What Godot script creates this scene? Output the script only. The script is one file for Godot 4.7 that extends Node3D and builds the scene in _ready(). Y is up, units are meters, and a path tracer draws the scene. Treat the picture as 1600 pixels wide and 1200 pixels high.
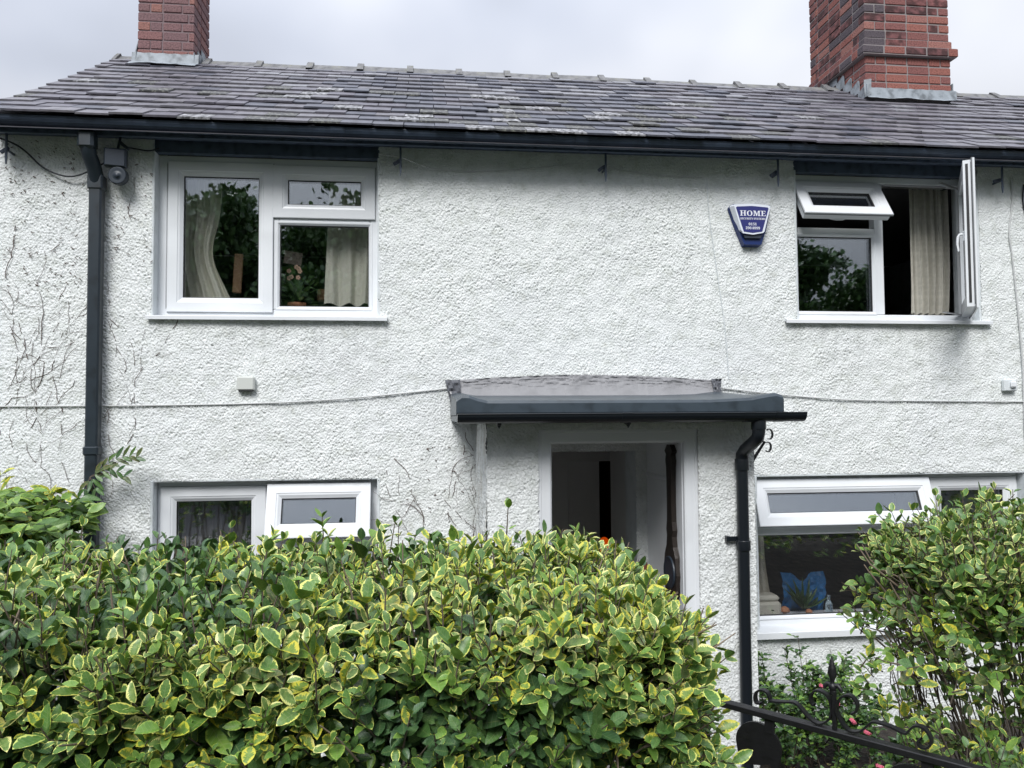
extends Node3D

var rng := RandomNumberGenerator.new()
var M := {}
var used_names := {}
var cottage: Node3D
const CAM := Vector3(0, 2.2, 5.2)


class MB:
	var v := PackedVector3Array()
	var n := PackedVector3Array()
	var uv := PackedVector2Array()
	var c := PackedColorArray()
	var idx := PackedInt32Array()
	var tint := Color(1, 1, 1)

	func quad(a: Vector3, b: Vector3, d: Vector3, e: Vector3) -> void:
		var nn := (b - a).cross(e - a)
		if nn.length_squared() < 1e-16:
			nn = (d - a).cross(e - a)
		nn = nn.normalized()
		var s := v.size()
		for p in [a, b, d, e]:
			v.append(p); n.append(nn); uv.append(Vector2(0, 0)); c.append(tint)
		idx.append_array(PackedInt32Array([s, s + 2, s + 1, s, s + 3, s + 2]))

	func tri(a: Vector3, b: Vector3, d: Vector3) -> void:
		var nn := (b - a).cross(d - a).normalized()
		var s := v.size()
		for p in [a, b, d]:
			v.append(p); n.append(nn); uv.append(Vector2(0, 0)); c.append(tint)
		idx.append_array(PackedInt32Array([s, s + 2, s + 1]))

	# a box with chamfered edges
	func box(center: Vector3, size: Vector3, bev := 0.0, bas := Basis.IDENTITY) -> void:
		var h := size * 0.5
		if bev <= 0.0:
			for ax in 3:
				for s in [-1.0, 1.0]:
					var nn := Vector3.ZERO; nn[ax] = s
					var u := Vector3.ZERO; u[(ax + 1) % 3] = h[(ax + 1) % 3]
					var w := Vector3.ZERO; w[(ax + 2) % 3] = h[(ax + 2) % 3] * s
					var o := nn * h[ax]
					quad(center + bas * (o - u - w), center + bas * (o + u - w), center + bas * (o + u + w), center + bas * (o - u + w))
			return
		bev = minf(bev, minf(h.x, minf(h.y, h.z)) * 0.9)
		var i := h - Vector3(bev, bev, bev)
		for ax in 3:
			var b := (ax + 1) % 3
			var d := (ax + 2) % 3
			for s in [-1.0, 1.0]:
				var p := []
				for q in [[-1.0, -1.0], [1.0, -1.0], [1.0, 1.0], [-1.0, 1.0]]:
					var w := Vector3.ZERO
					w[ax] = h[ax] * s; w[b] = i[b] * q[0]; w[d] = i[d] * q[1] * s
					p.append(center + bas * w)
				quad(p[0], p[1], p[2], p[3])
			for s in [-1.0, 1.0]:
				for t in [-1.0, 1.0]:
					# edge strip between faces b*s and d*t, running along ax
					var p0 := Vector3.ZERO; p0[ax] = -i[ax]; p0[b] = h[b] * s; p0[d] = i[d] * t
					var p1 := Vector3.ZERO; p1[ax] = -i[ax]; p1[b] = i[b] * s; p1[d] = h[d] * t
					var q0 := p0; q0[ax] = i[ax]
					var q1 := p1; q1[ax] = i[ax]
					if s * t > 0:
						quad(center + bas * p0, center + bas * q0, center + bas * q1, center + bas * p1) if false else quad(center + bas * p1, center + bas * q1, center + bas * q0, center + bas * p0) if (q0 - p0).cross(p1 - p0).dot(p0) < 0 else quad(center + bas * p0, center + bas * q0, center + bas * q1, center + bas * p1)
					else:
						quad(center + bas * p1, center + bas * q1, center + bas * q0, center + bas * p0) if (q0 - p0).cross(p1 - p0).dot(p0) < 0 else quad(center + bas * p0, center + bas * q0, center + bas * q1, center + bas * p1)
		for sx in [-1.0, 1.0]:
			for sy in [-1.0, 1.0]:
				for sz in [-1.0, 1.0]:
					var a := Vector3(h.x * sx, i.y * sy, i.z * sz)
					var b := Vector3(i.x * sx, h.y * sy, i.z * sz)
					var d := Vector3(i.x * sx, i.y * sy, h.z * sz)
					if (b - a).cross(d - a).dot(a) > 0:
						tri(center + bas * a, center + bas * b, center + bas * d)
					else:
						tri(center + bas * a, center + bas * d, center + bas * b)

	func tube(pts: PackedVector3Array, rad, sides := 8, cap := true) -> void:
		var k := pts.size()
		var base := v.size()
		var up := Vector3.ZERO
		for i in k:
			var t: Vector3 = (pts[mini(i + 1, k - 1)] - pts[maxi(i - 1, 0)]).normalized()
			if up == Vector3.ZERO:
				up = Vector3.UP if absf(t.y) < 0.9 else Vector3.RIGHT
			up = (up - t * up.dot(t)).normalized()
			var side := t.cross(up)
			var r: float = rad if rad is float else rad[i]
			for j in sides:
				var a := TAU * j / sides
				var d := up * cos(a) + side * sin(a)
				v.append(pts[i] + d * r); n.append(d); uv.append(Vector2(float(j) / sides, float(i))); c.append(tint)
		for i in k - 1:
			for j in sides:
				var a := base + i * sides + j
				var b := base + i * sides + (j + 1) % sides
				idx.append_array(PackedInt32Array([a, a + sides, b, b, a + sides, b + sides]))
		if cap:
			for e in [0, k - 1]:
				var t2: Vector3 = (pts[1] - pts[0]) if e else (pts[0] - pts[1])
				if e: t2 = pts[k - 1] - pts[k - 2]
				var s := v.size()
				v.append(pts[e]); n.append(t2.normalized()); uv.append(Vector2.ZERO); c.append(tint)
				for j in sides:
					v.append(v[base + e * sides + j]); n.append(t2.normalized()); uv.append(Vector2.ZERO); c.append(tint)
				for j in sides:
					var a := s + 1 + j
					var b := s + 1 + (j + 1) % sides
					if e: idx.append_array(PackedInt32Array([s, b, a]))
					else: idx.append_array(PackedInt32Array([s, a, b]))

	# revolve (r, y) points round the y axis
	func lathe(prof: Array, sides: int, xf := Transform3D.IDENTITY, squash := 1.0) -> void:
		var k := prof.size()
		var base := v.size()
		for i in k:
			var p: Vector2 = prof[i]
			var t: Vector2 = prof[mini(i + 1, k - 1)] - prof[maxi(i - 1, 0)]
			var nr := Vector2(t.y, -t.x).normalized()
			for j in sides + 1:
				var a := TAU * j / sides
				v.append(xf * Vector3(cos(a) * p.x, p.y, sin(a) * p.x * squash))
				n.append((xf.basis * Vector3(cos(a) * nr.x, nr.y, sin(a) * nr.x)).normalized())
				uv.append(Vector2(float(j) / sides, float(i) / k)); c.append(tint)
		for i in k - 1:
			for j in sides:
				var a := base + i * (sides + 1) + j
				var b := a + sides + 1
				idx.append_array(PackedInt32Array([a, a + 1, b, a + 1, b + 1, b]))

	# a flat outline in x,y pushed from z0 to z1
	func prism(poly: PackedVector2Array, z0: float, z1: float, xf := Transform3D.IDENTITY, poly_back := PackedVector2Array()) -> void:
		if Geometry2D.is_polygon_clockwise(poly):
			poly = poly.duplicate(); poly.reverse()
			poly_back = poly_back.duplicate(); poly_back.reverse()
		var back := poly_back if poly_back.size() == poly.size() else poly
		var tr := Geometry2D.triangulate_polygon(poly)
		for i in range(0, tr.size(), 3):
			var a := poly[tr[i]]; var b := poly[tr[i + 1]]; var d := poly[tr[i + 2]]
			if (b - a).cross(d - a) < 0:
				var s := b; b = d; d = s
			tri(xf * Vector3(a.x, a.y, z1), xf * Vector3(b.x, b.y, z1), xf * Vector3(d.x, d.y, z1))
			a = back[tr[i]]; b = back[tr[i + 1]]; d = back[tr[i + 2]]
			if (b - a).cross(d - a) < 0:
				var s := b; b = d; d = s
			tri(xf * Vector3(a.x, a.y, z0), xf * Vector3(d.x, d.y, z0), xf * Vector3(b.x, b.y, z0))
		for i in poly.size():
			var j := (i + 1) % poly.size()
			quad(xf * Vector3(back[i].x, back[i].y, z0), xf * Vector3(back[j].x, back[j].y, z0), xf * Vector3(poly[j].x, poly[j].y, z1), xf * Vector3(poly[i].x, poly[i].y, z1))

	# mitred frame round a rectangle; prof = (inset, z) from the outer back round to the inner back
	func ring(x0: float, y0: float, x1: float, y1: float, prof: Array) -> void:
		for i in prof.size() - 1:
			var a: Vector2 = prof[i]
			var b: Vector2 = prof[i + 1]
			var A := [Vector3(x0 + a.x, y0 + a.x, a.y), Vector3(x1 - a.x, y0 + a.x, a.y), Vector3(x1 - a.x, y1 - a.x, a.y), Vector3(x0 + a.x, y1 - a.x, a.y)]
			var B := [Vector3(x0 + b.x, y0 + b.x, b.y), Vector3(x1 - b.x, y0 + b.x, b.y), Vector3(x1 - b.x, y1 - b.x, b.y), Vector3(x0 + b.x, y1 - b.x, b.y)]
			for k in 4:
				quad(A[k], A[(k + 1) % 4], B[(k + 1) % 4], B[k])

	func mesh() -> ArrayMesh:
		var arr := []
		arr.resize(Mesh.ARRAY_MAX)
		arr[Mesh.ARRAY_VERTEX] = v; arr[Mesh.ARRAY_NORMAL] = n; arr[Mesh.ARRAY_TEX_UV] = uv; arr[Mesh.ARRAY_COLOR] = c; arr[Mesh.ARRAY_INDEX] = idx
		var m := ArrayMesh.new()
		m.add_surface_from_arrays(Mesh.PRIMITIVE_TRIANGLES, arr)
		return m


func numbered(called: String, parent: Node) -> String:
	var key := "%d/%s" % [parent.get_instance_id(), called]
	var k: int = used_names.get(key, 0)
	used_names[key] = k + 1
	return called if k == 0 else "%s_%03d" % [called, k]


func put(called: String, mesh: Mesh, m: Material, parent: Node = self, xf := Transform3D.IDENTITY) -> MeshInstance3D:
	var o := MeshInstance3D.new()
	o.name = numbered(called, parent)
	o.mesh = mesh
	o.material_override = m
	o.transform = xf
	parent.add_child(o, true)
	return o


func holder(called: String, parent: Node = self, at := Vector3.ZERO) -> Node3D:
	var o := Node3D.new()
	o.name = numbered(called, parent)
	o.position = at
	parent.add_child(o, true)
	return o


func tag(o: Node, label: String, category: String, group := "") -> Node:
	o.set_meta("label", label); o.set_meta("category", category)
	if group: o.set_meta("group", group)
	return o


func structure(called: String, mesh: Mesh, m: Material) -> MeshInstance3D:
	var o := put(called, mesh, m)
	o.set_meta("kind", "structure")
	return o


func rnd(a: float, b: float) -> float:
	return rng.randf_range(a, b)


func ntex(freq: float, sd: int, cols: Array, size := 256, octaves := 4, type := FastNoiseLite.TYPE_SIMPLEX_SMOOTH) -> NoiseTexture2D:
	var t := NoiseTexture2D.new()
	var f := FastNoiseLite.new()
	f.noise_type = type; f.frequency = freq; f.seed = sd; f.fractal_octaves = octaves
	t.noise = f; t.width = size; t.height = size; t.seamless = true
	if cols.size():
		var g := Gradient.new()
		g.offsets = PackedFloat32Array(cols.map(func(q): return q[0]))
		g.colors = PackedColorArray(cols.map(func(q): return q[1]))
		t.color_ramp = g
	return t


func mat(lin: Color, rough: float, tex: Texture2D = null, scale := 1.0, bump: Texture2D = null, relief := 0.0, world := true) -> StandardMaterial3D:
	var m := StandardMaterial3D.new()
	m.albedo_color = lin.linear_to_srgb()
	m.roughness = rough
	if tex or bump:
		m.uv1_triplanar = true
		m.uv1_world_triplanar = world
		m.uv1_scale = Vector3.ONE * scale
	if tex: m.albedo_texture = tex
	if bump:
		m.heightmap_enabled = true; m.heightmap_texture = bump; m.heightmap_scale = relief
	return m


func g(x: float) -> Color:
	return Color(x, x, x)


func make_materials() -> void:
	var fine := ntex(0.05, 3, [], 256, 4)
	var speck := ntex(0.02, 5, [[0.0, g(0.72)], [0.5, g(0.95)], [1.0, g(1.0)]], 256, 5)
	var wallspeck := ntex(0.012, 15, [[0.0, Color(0.87, 0.87, 0.85)], [0.30, Color(0.95, 0.955, 0.95)], [0.6, Color(0.98, 0.98, 0.98)], [1.0, g(1.0)]], 512, 6)
	M.rough = mat(Color(0.80, 0.825, 0.82), 0.75, wallspeck, 1.3, ntex(0.085, 16, [], 512, 3), 0.55)
	M.rough.vertex_color_use_as_albedo = true
	M.smooth_render = mat(Color(0.70, 0.74, 0.76), 0.7, wallspeck, 1.0, fine, 0.08)
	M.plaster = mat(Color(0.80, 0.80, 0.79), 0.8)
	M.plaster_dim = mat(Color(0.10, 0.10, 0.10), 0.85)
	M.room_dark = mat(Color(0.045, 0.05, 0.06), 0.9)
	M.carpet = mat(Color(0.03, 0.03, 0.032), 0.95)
	M.upvc = mat(Color(0.83, 0.855, 0.885), 0.28, ntex(0.01, 8, [[0.0, g(0.93)], [1.0, g(1.0)]], 128, 3), 1.0)
	M.gap_shade = mat(Color(0.16, 0.17, 0.18), 0.7)
	M.gasket = mat(Color(0.02, 0.02, 0.022), 0.6)
	M.hazed_board = mat(Color(0.085, 0.115, 0.175), 0.5, speck, 2.0)  # lens haze mixed in: dark boards lifted towards navy
	M.gutter = mat(Color(0.050, 0.070, 0.108), 0.38, speck, 1.5)  # black gutter with the same haze lifted into its colour
	M.pipe_old = mat(Color(0.019, 0.029, 0.039), 0.40, speck, 1.7)
	M.black_plastic = mat(Color(0.008, 0.011, 0.015), 0.35)
	M.black_iron = mat(Color(0.011, 0.011, 0.013), 0.45, speck, 6.0, fine, 0.06)
	M.grp = mat(Color(0.052, 0.070, 0.088), 0.36, speck, 1.2)
	M.flashband = mat(Color(0.275, 0.275, 0.288), 0.6, ntex(0.015, 61, [[0.0, g(0.82)], [0.5, g(0.96)], [1.0, g(1.0)]], 256, 4), 1.5, ntex(0.012, 62, [], 256, 3), 0.5)
	M.flashband_dark = mat(Color(0.11, 0.115, 0.13), 0.35, null, 2.0, ntex(0.015, 63, [], 256, 3), 0.3)
	M.lead = mat(Color(0.36, 0.40, 0.44), 0.6, ntex(0.02, 64, [[0.0, g(0.55)], [0.5, g(0.9)], [1.0, g(1.0)]], 256, 4), 1.6)
	M.mortar = mat(Color(0.26, 0.235, 0.235), 0.9)
	M.mortar_pink = mat(Color(0.20, 0.15, 0.16), 0.9)
	M.ridge = mat(Color(0.195, 0.195, 0.20), 0.75, ntex(0.02, 66, [[0.0, g(0.6)], [0.55, g(1.0)], [0.72, g(1.0)], [0.78, Color(1.0, 1.0, 0.9)], [1.0, Color(1, 1, 0.92)]], 256, 5), 1.5, fine, 0.15)
	M.underlay = mat(Color(0.05, 0.05, 0.06), 0.9)
	# slates: two thirds purple-grey, some pale, some lichen-blotched
	var lichen := ntex(0.03, 71, [[0.0, g(0.40)], [0.5, g(0.52)], [0.68, g(0.56)], [0.73, Color(0.92, 0.93, 0.86)], [1.0, Color(1, 1, 0.92)]], 512, 5)
	var slatey := ntex(0.02, 72, [[0.0, g(0.70)], [0.5, g(0.92)], [1.0, g(1.0)]], 256, 5)
	var patchy := ntex(0.03, 73, [[0.0, g(0.42)], [0.48, g(0.5)], [0.58, g(0.95)], [1.0, g(1.0)]], 256, 5)
	M.slates = []
	for col in [Color(0.165, 0.159, 0.184), Color(0.108, 0.112, 0.142), Color(0.192, 0.184, 0.208), Color(0.092, 0.098, 0.126), Color(0.150, 0.142, 0.172), Color(0.122, 0.124, 0.152)]:
		M.slates.append(mat(col, 0.46, slatey, 2.2, fine, 0.12))
	M.slates.append(mat(Color(0.44, 0.44, 0.46), 0.55, patchy, 2.6, fine, 0.12))
	M.slates.append(mat(Color(0.36, 0.36, 0.37), 0.6, lichen, 1.7, fine, 0.12))
	M.slate_mass = mat(Color(1, 1, 1), 0.5, slatey, 2.2, fine, 0.12)
	M.slate_mass.vertex_color_use_as_albedo = true
	var bt := ntex(0.04, 81, [[0.0, g(0.62)], [0.45, g(0.92)], [1.0, g(1.0)]], 256, 5)
	var soot := ntex(0.012, 82, [[0.0, g(0.42)], [0.4, g(0.60)], [0.75, g(0.92)], [1.0, g(1.0)]], 256, 4)
	M.bricks = []
	for col in [Color(0.31, 0.112, 0.092), Color(0.275, 0.103, 0.09), Color(0.345, 0.132, 0.105), Color(0.26, 0.103, 0.094)]:
		M.bricks.append(mat(col, 0.85, bt, 5.0, fine, 0.25))
	for col in [Color(0.22, 0.09, 0.092), Color(0.26, 0.10, 0.098)]:
		M.bricks.append(mat(col, 0.85, soot, 2.6, fine, 0.25))
	M.bricks.append(mat(Color(0.105, 0.085, 0.10), 0.85, bt, 5.0, fine, 0.25))
	M.bricks.append(mat(Color(0.36, 0.16, 0.135), 0.85, bt, 5.0, fine, 0.25))
	M.bricks_mauve = []  # left stack: a veil of haze mixed into the brick colours
	for col in [Color(0.275, 0.135, 0.132), Color(0.235, 0.127, 0.132), Color(0.305, 0.145, 0.134), Color(0.215, 0.124, 0.132), Color(0.25, 0.13, 0.132), Color(0.225, 0.124, 0.128), Color(0.175, 0.13, 0.148), Color(0.33, 0.155, 0.13)]:
		M.bricks_mauve.append(mat(col, 0.85, bt, 5.0, fine, 0.25))
	M.glass = StandardMaterial3D.new()
	# coated double glazing: every face mirrors a little of what it faces and lets the rest through
	var white := Image.create(4, 4, false, Image.FORMAT_RGBA8)
	white.fill(Color.WHITE)
	M.glass.albedo_texture = ImageTexture.create_from_image(white)
	M.glass.albedo_color = Color(0.95, 0.98, 1.0, 0.11)
	M.glass.transparency = BaseMaterial3D.TRANSPARENCY_ALPHA
	M.glass.roughness = 0.0
	M.glass.metallic = 1.0
	M.bottle = StandardMaterial3D.new()
	M.bottle.albedo_color = Color(0.85, 0.92, 0.95, 0.15)
	M.bottle.roughness = 0.02
	M.bottle.refraction_enabled = true
	M.bottle.refraction_scale = 0.05
	M.curtain = mat(Color(0.56, 0.54, 0.47), 0.9, ntex(0.05, 91, [[0.0, g(0.86)], [1.0, g(1.0)]], 128, 3), 3.0)
	M.curtain.backlight_enabled = true; M.curtain.backlight = Color(0.35, 0.34, 0.3)
	M.curtain_green = mat(Color(0.64, 0.64, 0.55), 0.9)
	M.curtain_green.backlight_enabled = true; M.curtain_green.backlight = Color(0.5, 0.5, 0.4)
	M.wood = mat(Color(0.20, 0.12, 0.06), 0.6)
	M.wood_dark = mat(Color(0.022, 0.016, 0.013), 0.4)
	M.wood_red = mat(Color(0.16, 0.05, 0.03), 0.4)
	M.card = mat(Color(0.42, 0.34, 0.30), 0.8)
	M.cream = mat(Color(0.55, 0.53, 0.46), 0.5)
	M.blue_bag = mat(Color(0.008, 0.13, 0.34), 0.45)
	M.terracotta = mat(Color(0.42, 0.19, 0.10), 0.7)
	M.alarm_base = mat(Color(0.012, 0.030, 0.135), 0.35)
	M.alarm_panel = mat(Color(0.030, 0.035, 0.17), 0.3)
	M.alarm_white = mat(Color(0.74, 0.78, 0.86), 0.35)
	M.letter = mat(Color(0.82, 0.84, 0.90), 0.4)
	M.cable_white = mat(Color(0.55, 0.56, 0.56), 0.6)
	M.cable_grey = mat(Color(0.30, 0.31, 0.32), 0.6)
	M.cable_black = mat(Color(0.02, 0.024, 0.032), 0.5)
	M.vent_cover = mat(Color(0.58, 0.60, 0.57), 0.5)
	M.device = mat(Color(0.022, 0.032, 0.046), 0.45)
	M.device_face = mat(Color(0.028, 0.038, 0.055), 0.5)
	M.ivy_stem = mat(Color(0.115, 0.078, 0.066), 0.9)
	M.twig = mat(Color(0.120, 0.095, 0.072), 0.85, speck, 8.0)
	M.twig_dead = mat(Color(0.20, 0.155, 0.115), 0.9)
	M.soil = mat(Color(0.042, 0.033, 0.026), 0.95, ntex(0.03, 95, [[0.0, g(0.45)], [0.6, g(0.9)], [1.0, Color(1.0, 0.97, 0.9)]], 256, 5), 1.6, ntex(0.03, 96, [], 256, 5), 3.0)
	M.grass = mat(Color(0.055, 0.095, 0.028), 0.9, ntex(0.05, 97, [[0.0, g(0.55)], [1.0, g(1.0)]], 256, 5), 1.0, fine, 2.0)
	M.asphalt = mat(Color(0.055, 0.055, 0.058), 0.9, speck, 3.0, fine, 0.3)
	M.paving = mat(Color(0.20, 0.19, 0.18), 0.85, speck, 1.5)
	M.bark = mat(Color(0.09, 0.07, 0.05), 0.95, speck, 3.0)
	M.petal = mat(Color(0.72, 0.16, 0.24), 0.6)
	M.petal_pale = mat(Color(0.70, 0.45, 0.34), 0.7)
	M.amber = mat(Color(0.8, 0.25, 0.04), 0.5)
	M.amber.emission_enabled = true; M.amber.emission = Color(1.0, 0.36, 0.05); M.amber.emission_energy_multiplier = 0.2
	M.metal = mat(Color(0.5, 0.5, 0.5), 0.3); M.metal.metallic = 0.9
	leaf_textures()


# ---------------------------------------------------------------- leaves
const ROWS := [0.0, 0.16, 0.40, 0.66, 0.87, 1.0]
const HALF := [0.06, 0.64, 1.0, 0.90, 0.52, 0.0]
var leaf_v := []   # three curls, each 18 points (x across -1..1 of half width, y along, z)
var leaf_n := []
var leaf_uv := PackedVector2Array()
var leaf_i := PackedInt32Array()
var leaf_meshes := {}


func half_at(t: float) -> float:
	for k in 5:
		if t <= ROWS[k + 1]:
			return lerpf(HALF[k], HALF[k + 1], (t - ROWS[k]) / (ROWS[k + 1] - ROWS[k]))
	return 0.0


func leaf_textures() -> void:
	var im := Image.create(512, 512, false, Image.FORMAT_RGB8)
	var f := FastNoiseLite.new(); f.seed = 7; f.frequency = 0.035; f.fractal_octaves = 3
	var f2 := FastNoiseLite.new(); f2.seed = 9; f2.frequency = 0.012
	# linear colours: [centre, centre patch, margin, margin start, wobble]
	var D := [
		[Color(0.085, 0.185, 0.038), Color(0.125, 0.235, 0.055), Color(0.72, 0.74, 0.20), 0.74, 0.20],
		[Color(0.075, 0.170, 0.034), Color(0.105, 0.215, 0.045), Color(0.56, 0.64, 0.11), 0.86, 0.12],
		[Color(0.036, 0.090, 0.030), Color(0.054, 0.118, 0.040), Color(0.05, 0.10, 0.035), 0.97, 0.02],
		[Color(0.062, 0.140, 0.032), Color(0.090, 0.185, 0.045), Color(0.08, 0.16, 0.045), 0.96, 0.03],
		[Color(0.150, 0.250, 0.040), Color(0.200, 0.300, 0.060), Color(0.58, 0.55, 0.07), 0.55, 0.38],
		[Color(0.120, 0.220, 0.055), Color(0.220, 0.320, 0.090), Color(0.76, 0.74, 0.28), 0.66, 0.26],
		[Color(0.120, 0.240, 0.035), Color(0.160, 0.290, 0.050), Color(0.30, 0.42, 0.08), 0.80, 0.20],
		[Color(0.050, 0.095, 0.032), Color(0.120, 0.140, 0.050), Color(0.40, 0.30, 0.14), 0.90, 0.16],
	]
	for cell in 8:
		var d: Array = D[cell]
		var ox := (cell % 4) * 128
		var oy := (cell / 4) * 256
		for y in 256:
			var t := y / 255.0
			var w := maxf(half_at(t), 0.04)
			for x in 128:
				var u := (x - 63.5) / 60.0
				var e := absf(u) / w
				e = maxf(e, (t - 0.80) / 0.20 * 0.98) if t > 0.8 else e
				var nz := f.get_noise_2d(ox + x, oy + y)
				var n2 := f2.get_noise_2d(ox + x * 1.0 + 900, oy + y)
				var c: Color = d[0].lerp(d[1], clampf(0.5 + n2 * 1.6 + nz * 0.5, 0, 1))
				# side veins and midrib
				var vein := absf(fposmod((t * 7.0 - absf(u) * 1.6), 1.0) - 0.5)
				if vein < 0.06: c = c.lightened(0.06)
				if absf(u) < 0.035: c = c.lerp(Color(0.25, 0.32, 0.12), 0.5)
				var m := smoothstep(-0.03, 0.03, e - d[3] + nz * d[4] + n2 * d[4] * 0.8)
				c = c.lerp(d[2], m)
				im.set_pixel(ox + x, oy + y, c.linear_to_srgb())
	M.leaf_tex = ImageTexture.create_from_image(im)
	M.leaves = []
	for tint in [Color(1, 1, 1), Color(0.80, 0.88, 0.80), Color(1.0, 0.95, 0.82)]:
		var m := StandardMaterial3D.new()
		m.albedo_texture = M.leaf_tex; m.albedo_color = tint.linear_to_srgb()
		m.roughness = 0.42; m.vertex_color_use_as_albedo = true
		m.backlight_enabled = true; m.backlight = Color(0.34, 0.38, 0.14)
		M.leaves.append(m)
	for curl in 3:
		var vs := PackedVector3Array()
		var ns := PackedVector3Array()
		var fold: float = [0.30, 0.55, 0.12][curl]
		var bend: float = [0.10, 0.26, -0.10][curl]
		for r in 6:
			for k in 3:
				var x: float = (k - 1) * HALF[r]
				var t: float = ROWS[r]
				vs.append(Vector3(x, t, absf(x) * fold * 0.3 - bend * t * t + (0.03 * sin(t * 9.0 + x * 3.0))))
		for r in 6:
			for k in 3:
				var a := vs[r * 3 + mini(k + 1, 2)] - vs[r * 3 + maxi(k - 1, 0)]
				a.x *= 0.3
				if HALF[r] < 0.06: a = Vector3(1, 0, (k - 1) * fold)
				var b := vs[mini(r + 1, 5) * 3 + k] - vs[maxi(r - 1, 0) * 3 + k]
				b.x *= 0.3
				ns.append(a.cross(b).normalized())
		leaf_v.append(vs); leaf_n.append(ns)
	for r in 6:
		for k in 3:
			leaf_uv.append(Vector2((63.5 + (k - 1) * HALF[r] * 60.0 * 0.97) / 512.0, (2.0 + ROWS[r] * 251.0) / 512.0))
	for r in 5:
		for k in 2:
			var a := r * 3 + k
			leaf_i.append_array(PackedInt32Array([a, a + 3, a + 1, a + 1, a + 3, a + 4]))


class Foliage:
	var v := PackedVector3Array()
	var n := PackedVector3Array()
	var uv := PackedVector2Array()
	var c := PackedColorArray()
	var idx := PackedInt32Array()
	var leaves := []   # [position, basis, cell, curl, tint, score]


func add_leaf(L: Foliage, p: Vector3, dir: Vector3, nrm: Vector3, ln: float, wd: float, cell: int, tint: Color, outer := 1.0) -> void:
	var y := dir.normalized()
	var x := y.cross(nrm)
	if x.length_squared() < 1e-6: x = y.cross(Vector3(0.3, 0.2, 0.9))
	x = x.normalized()
	var z := x.cross(y)
	var to := p + y * ln * 0.5 - CAM
	L.leaves.append([p, Basis(x * wd * 0.5, y * ln, z * ln), cell, rng.randi() % 3, tint, outer * ln / maxf(0.3, to.length())])


func bake(L: Foliage, l: Array) -> void:
	var p: Vector3 = l[0]
	var b: Basis = l[1]
	var vs: PackedVector3Array = leaf_v[l[3]]
	var ns: PackedVector3Array = leaf_n[l[3]]
	var off := Vector2((l[2] % 4) * 0.25, (l[2] / 4) * 0.5)
	var nb := b.orthonormalized()
	var s := L.v.size()
	for k in 18:
		L.v.append(p + b * vs[k]); L.n.append(nb * ns[k]); L.uv.append(leaf_uv[k] + off); L.c.append(l[4])
	for k in leaf_i:
		L.idx.append(s + k)


func leaf_mesh(cell: int, curl: int) -> ArrayMesh:
	var key := cell * 8 + curl
	if not leaf_meshes.has(key):
		var L := Foliage.new()
		bake(L, [Vector3.ZERO, Basis.from_scale(Vector3(0.25, 1, 1)), cell, curl, Color.WHITE, 0])
		leaf_meshes[key] = arr_mesh(L)
	return leaf_meshes[key]


func arr_mesh(L: Foliage) -> ArrayMesh:
	var arr := []
	arr.resize(Mesh.ARRAY_MAX)
	arr[Mesh.ARRAY_VERTEX] = L.v; arr[Mesh.ARRAY_NORMAL] = L.n; arr[Mesh.ARRAY_TEX_UV] = L.uv; arr[Mesh.ARRAY_COLOR] = L.c; arr[Mesh.ARRAY_INDEX] = L.idx
	var m := ArrayMesh.new()
	m.add_surface_from_arrays(Mesh.PRIMITIVE_TRIANGLES, arr)
	return m


# where a point stands in the photograph's field of view: used only to choose which leaves become parts of their own
func in_view(p: Vector3) -> bool:
	var q := cam_basis.transposed() * (p - CAM)
	return q.z < -0.2 and absf(q.x / q.z) < 0.67 and absf(q.y / q.z) < 0.51


func finish_foliage(L: Foliage, owner_: Node3D, most := 300) -> void:
	var seen := []
	var rest := []
	for l in L.leaves:
		if in_view(l[0]): seen.append(l)
		else: rest.append(l)
	seen.sort_custom(func(a, b): return a[5] > b[5])
	for k in seen.size():
		if k < most:
			var l: Array = seen[k]
			var b: Basis = l[1]
			put("leaf", leaf_mesh(l[2], l[3]), M.leaves[k % 3], owner_, Transform3D(Basis(b.x * 4.0, b.y, b.z), l[0]))
		else:
			rest.append(seen[k])
	for l in rest: bake(L, l)
	if L.v.size():
		var o := put("foliage", arr_mesh(L), M.leaves[0], owner_)
		o.set_meta("kind", "stuff")


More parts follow.
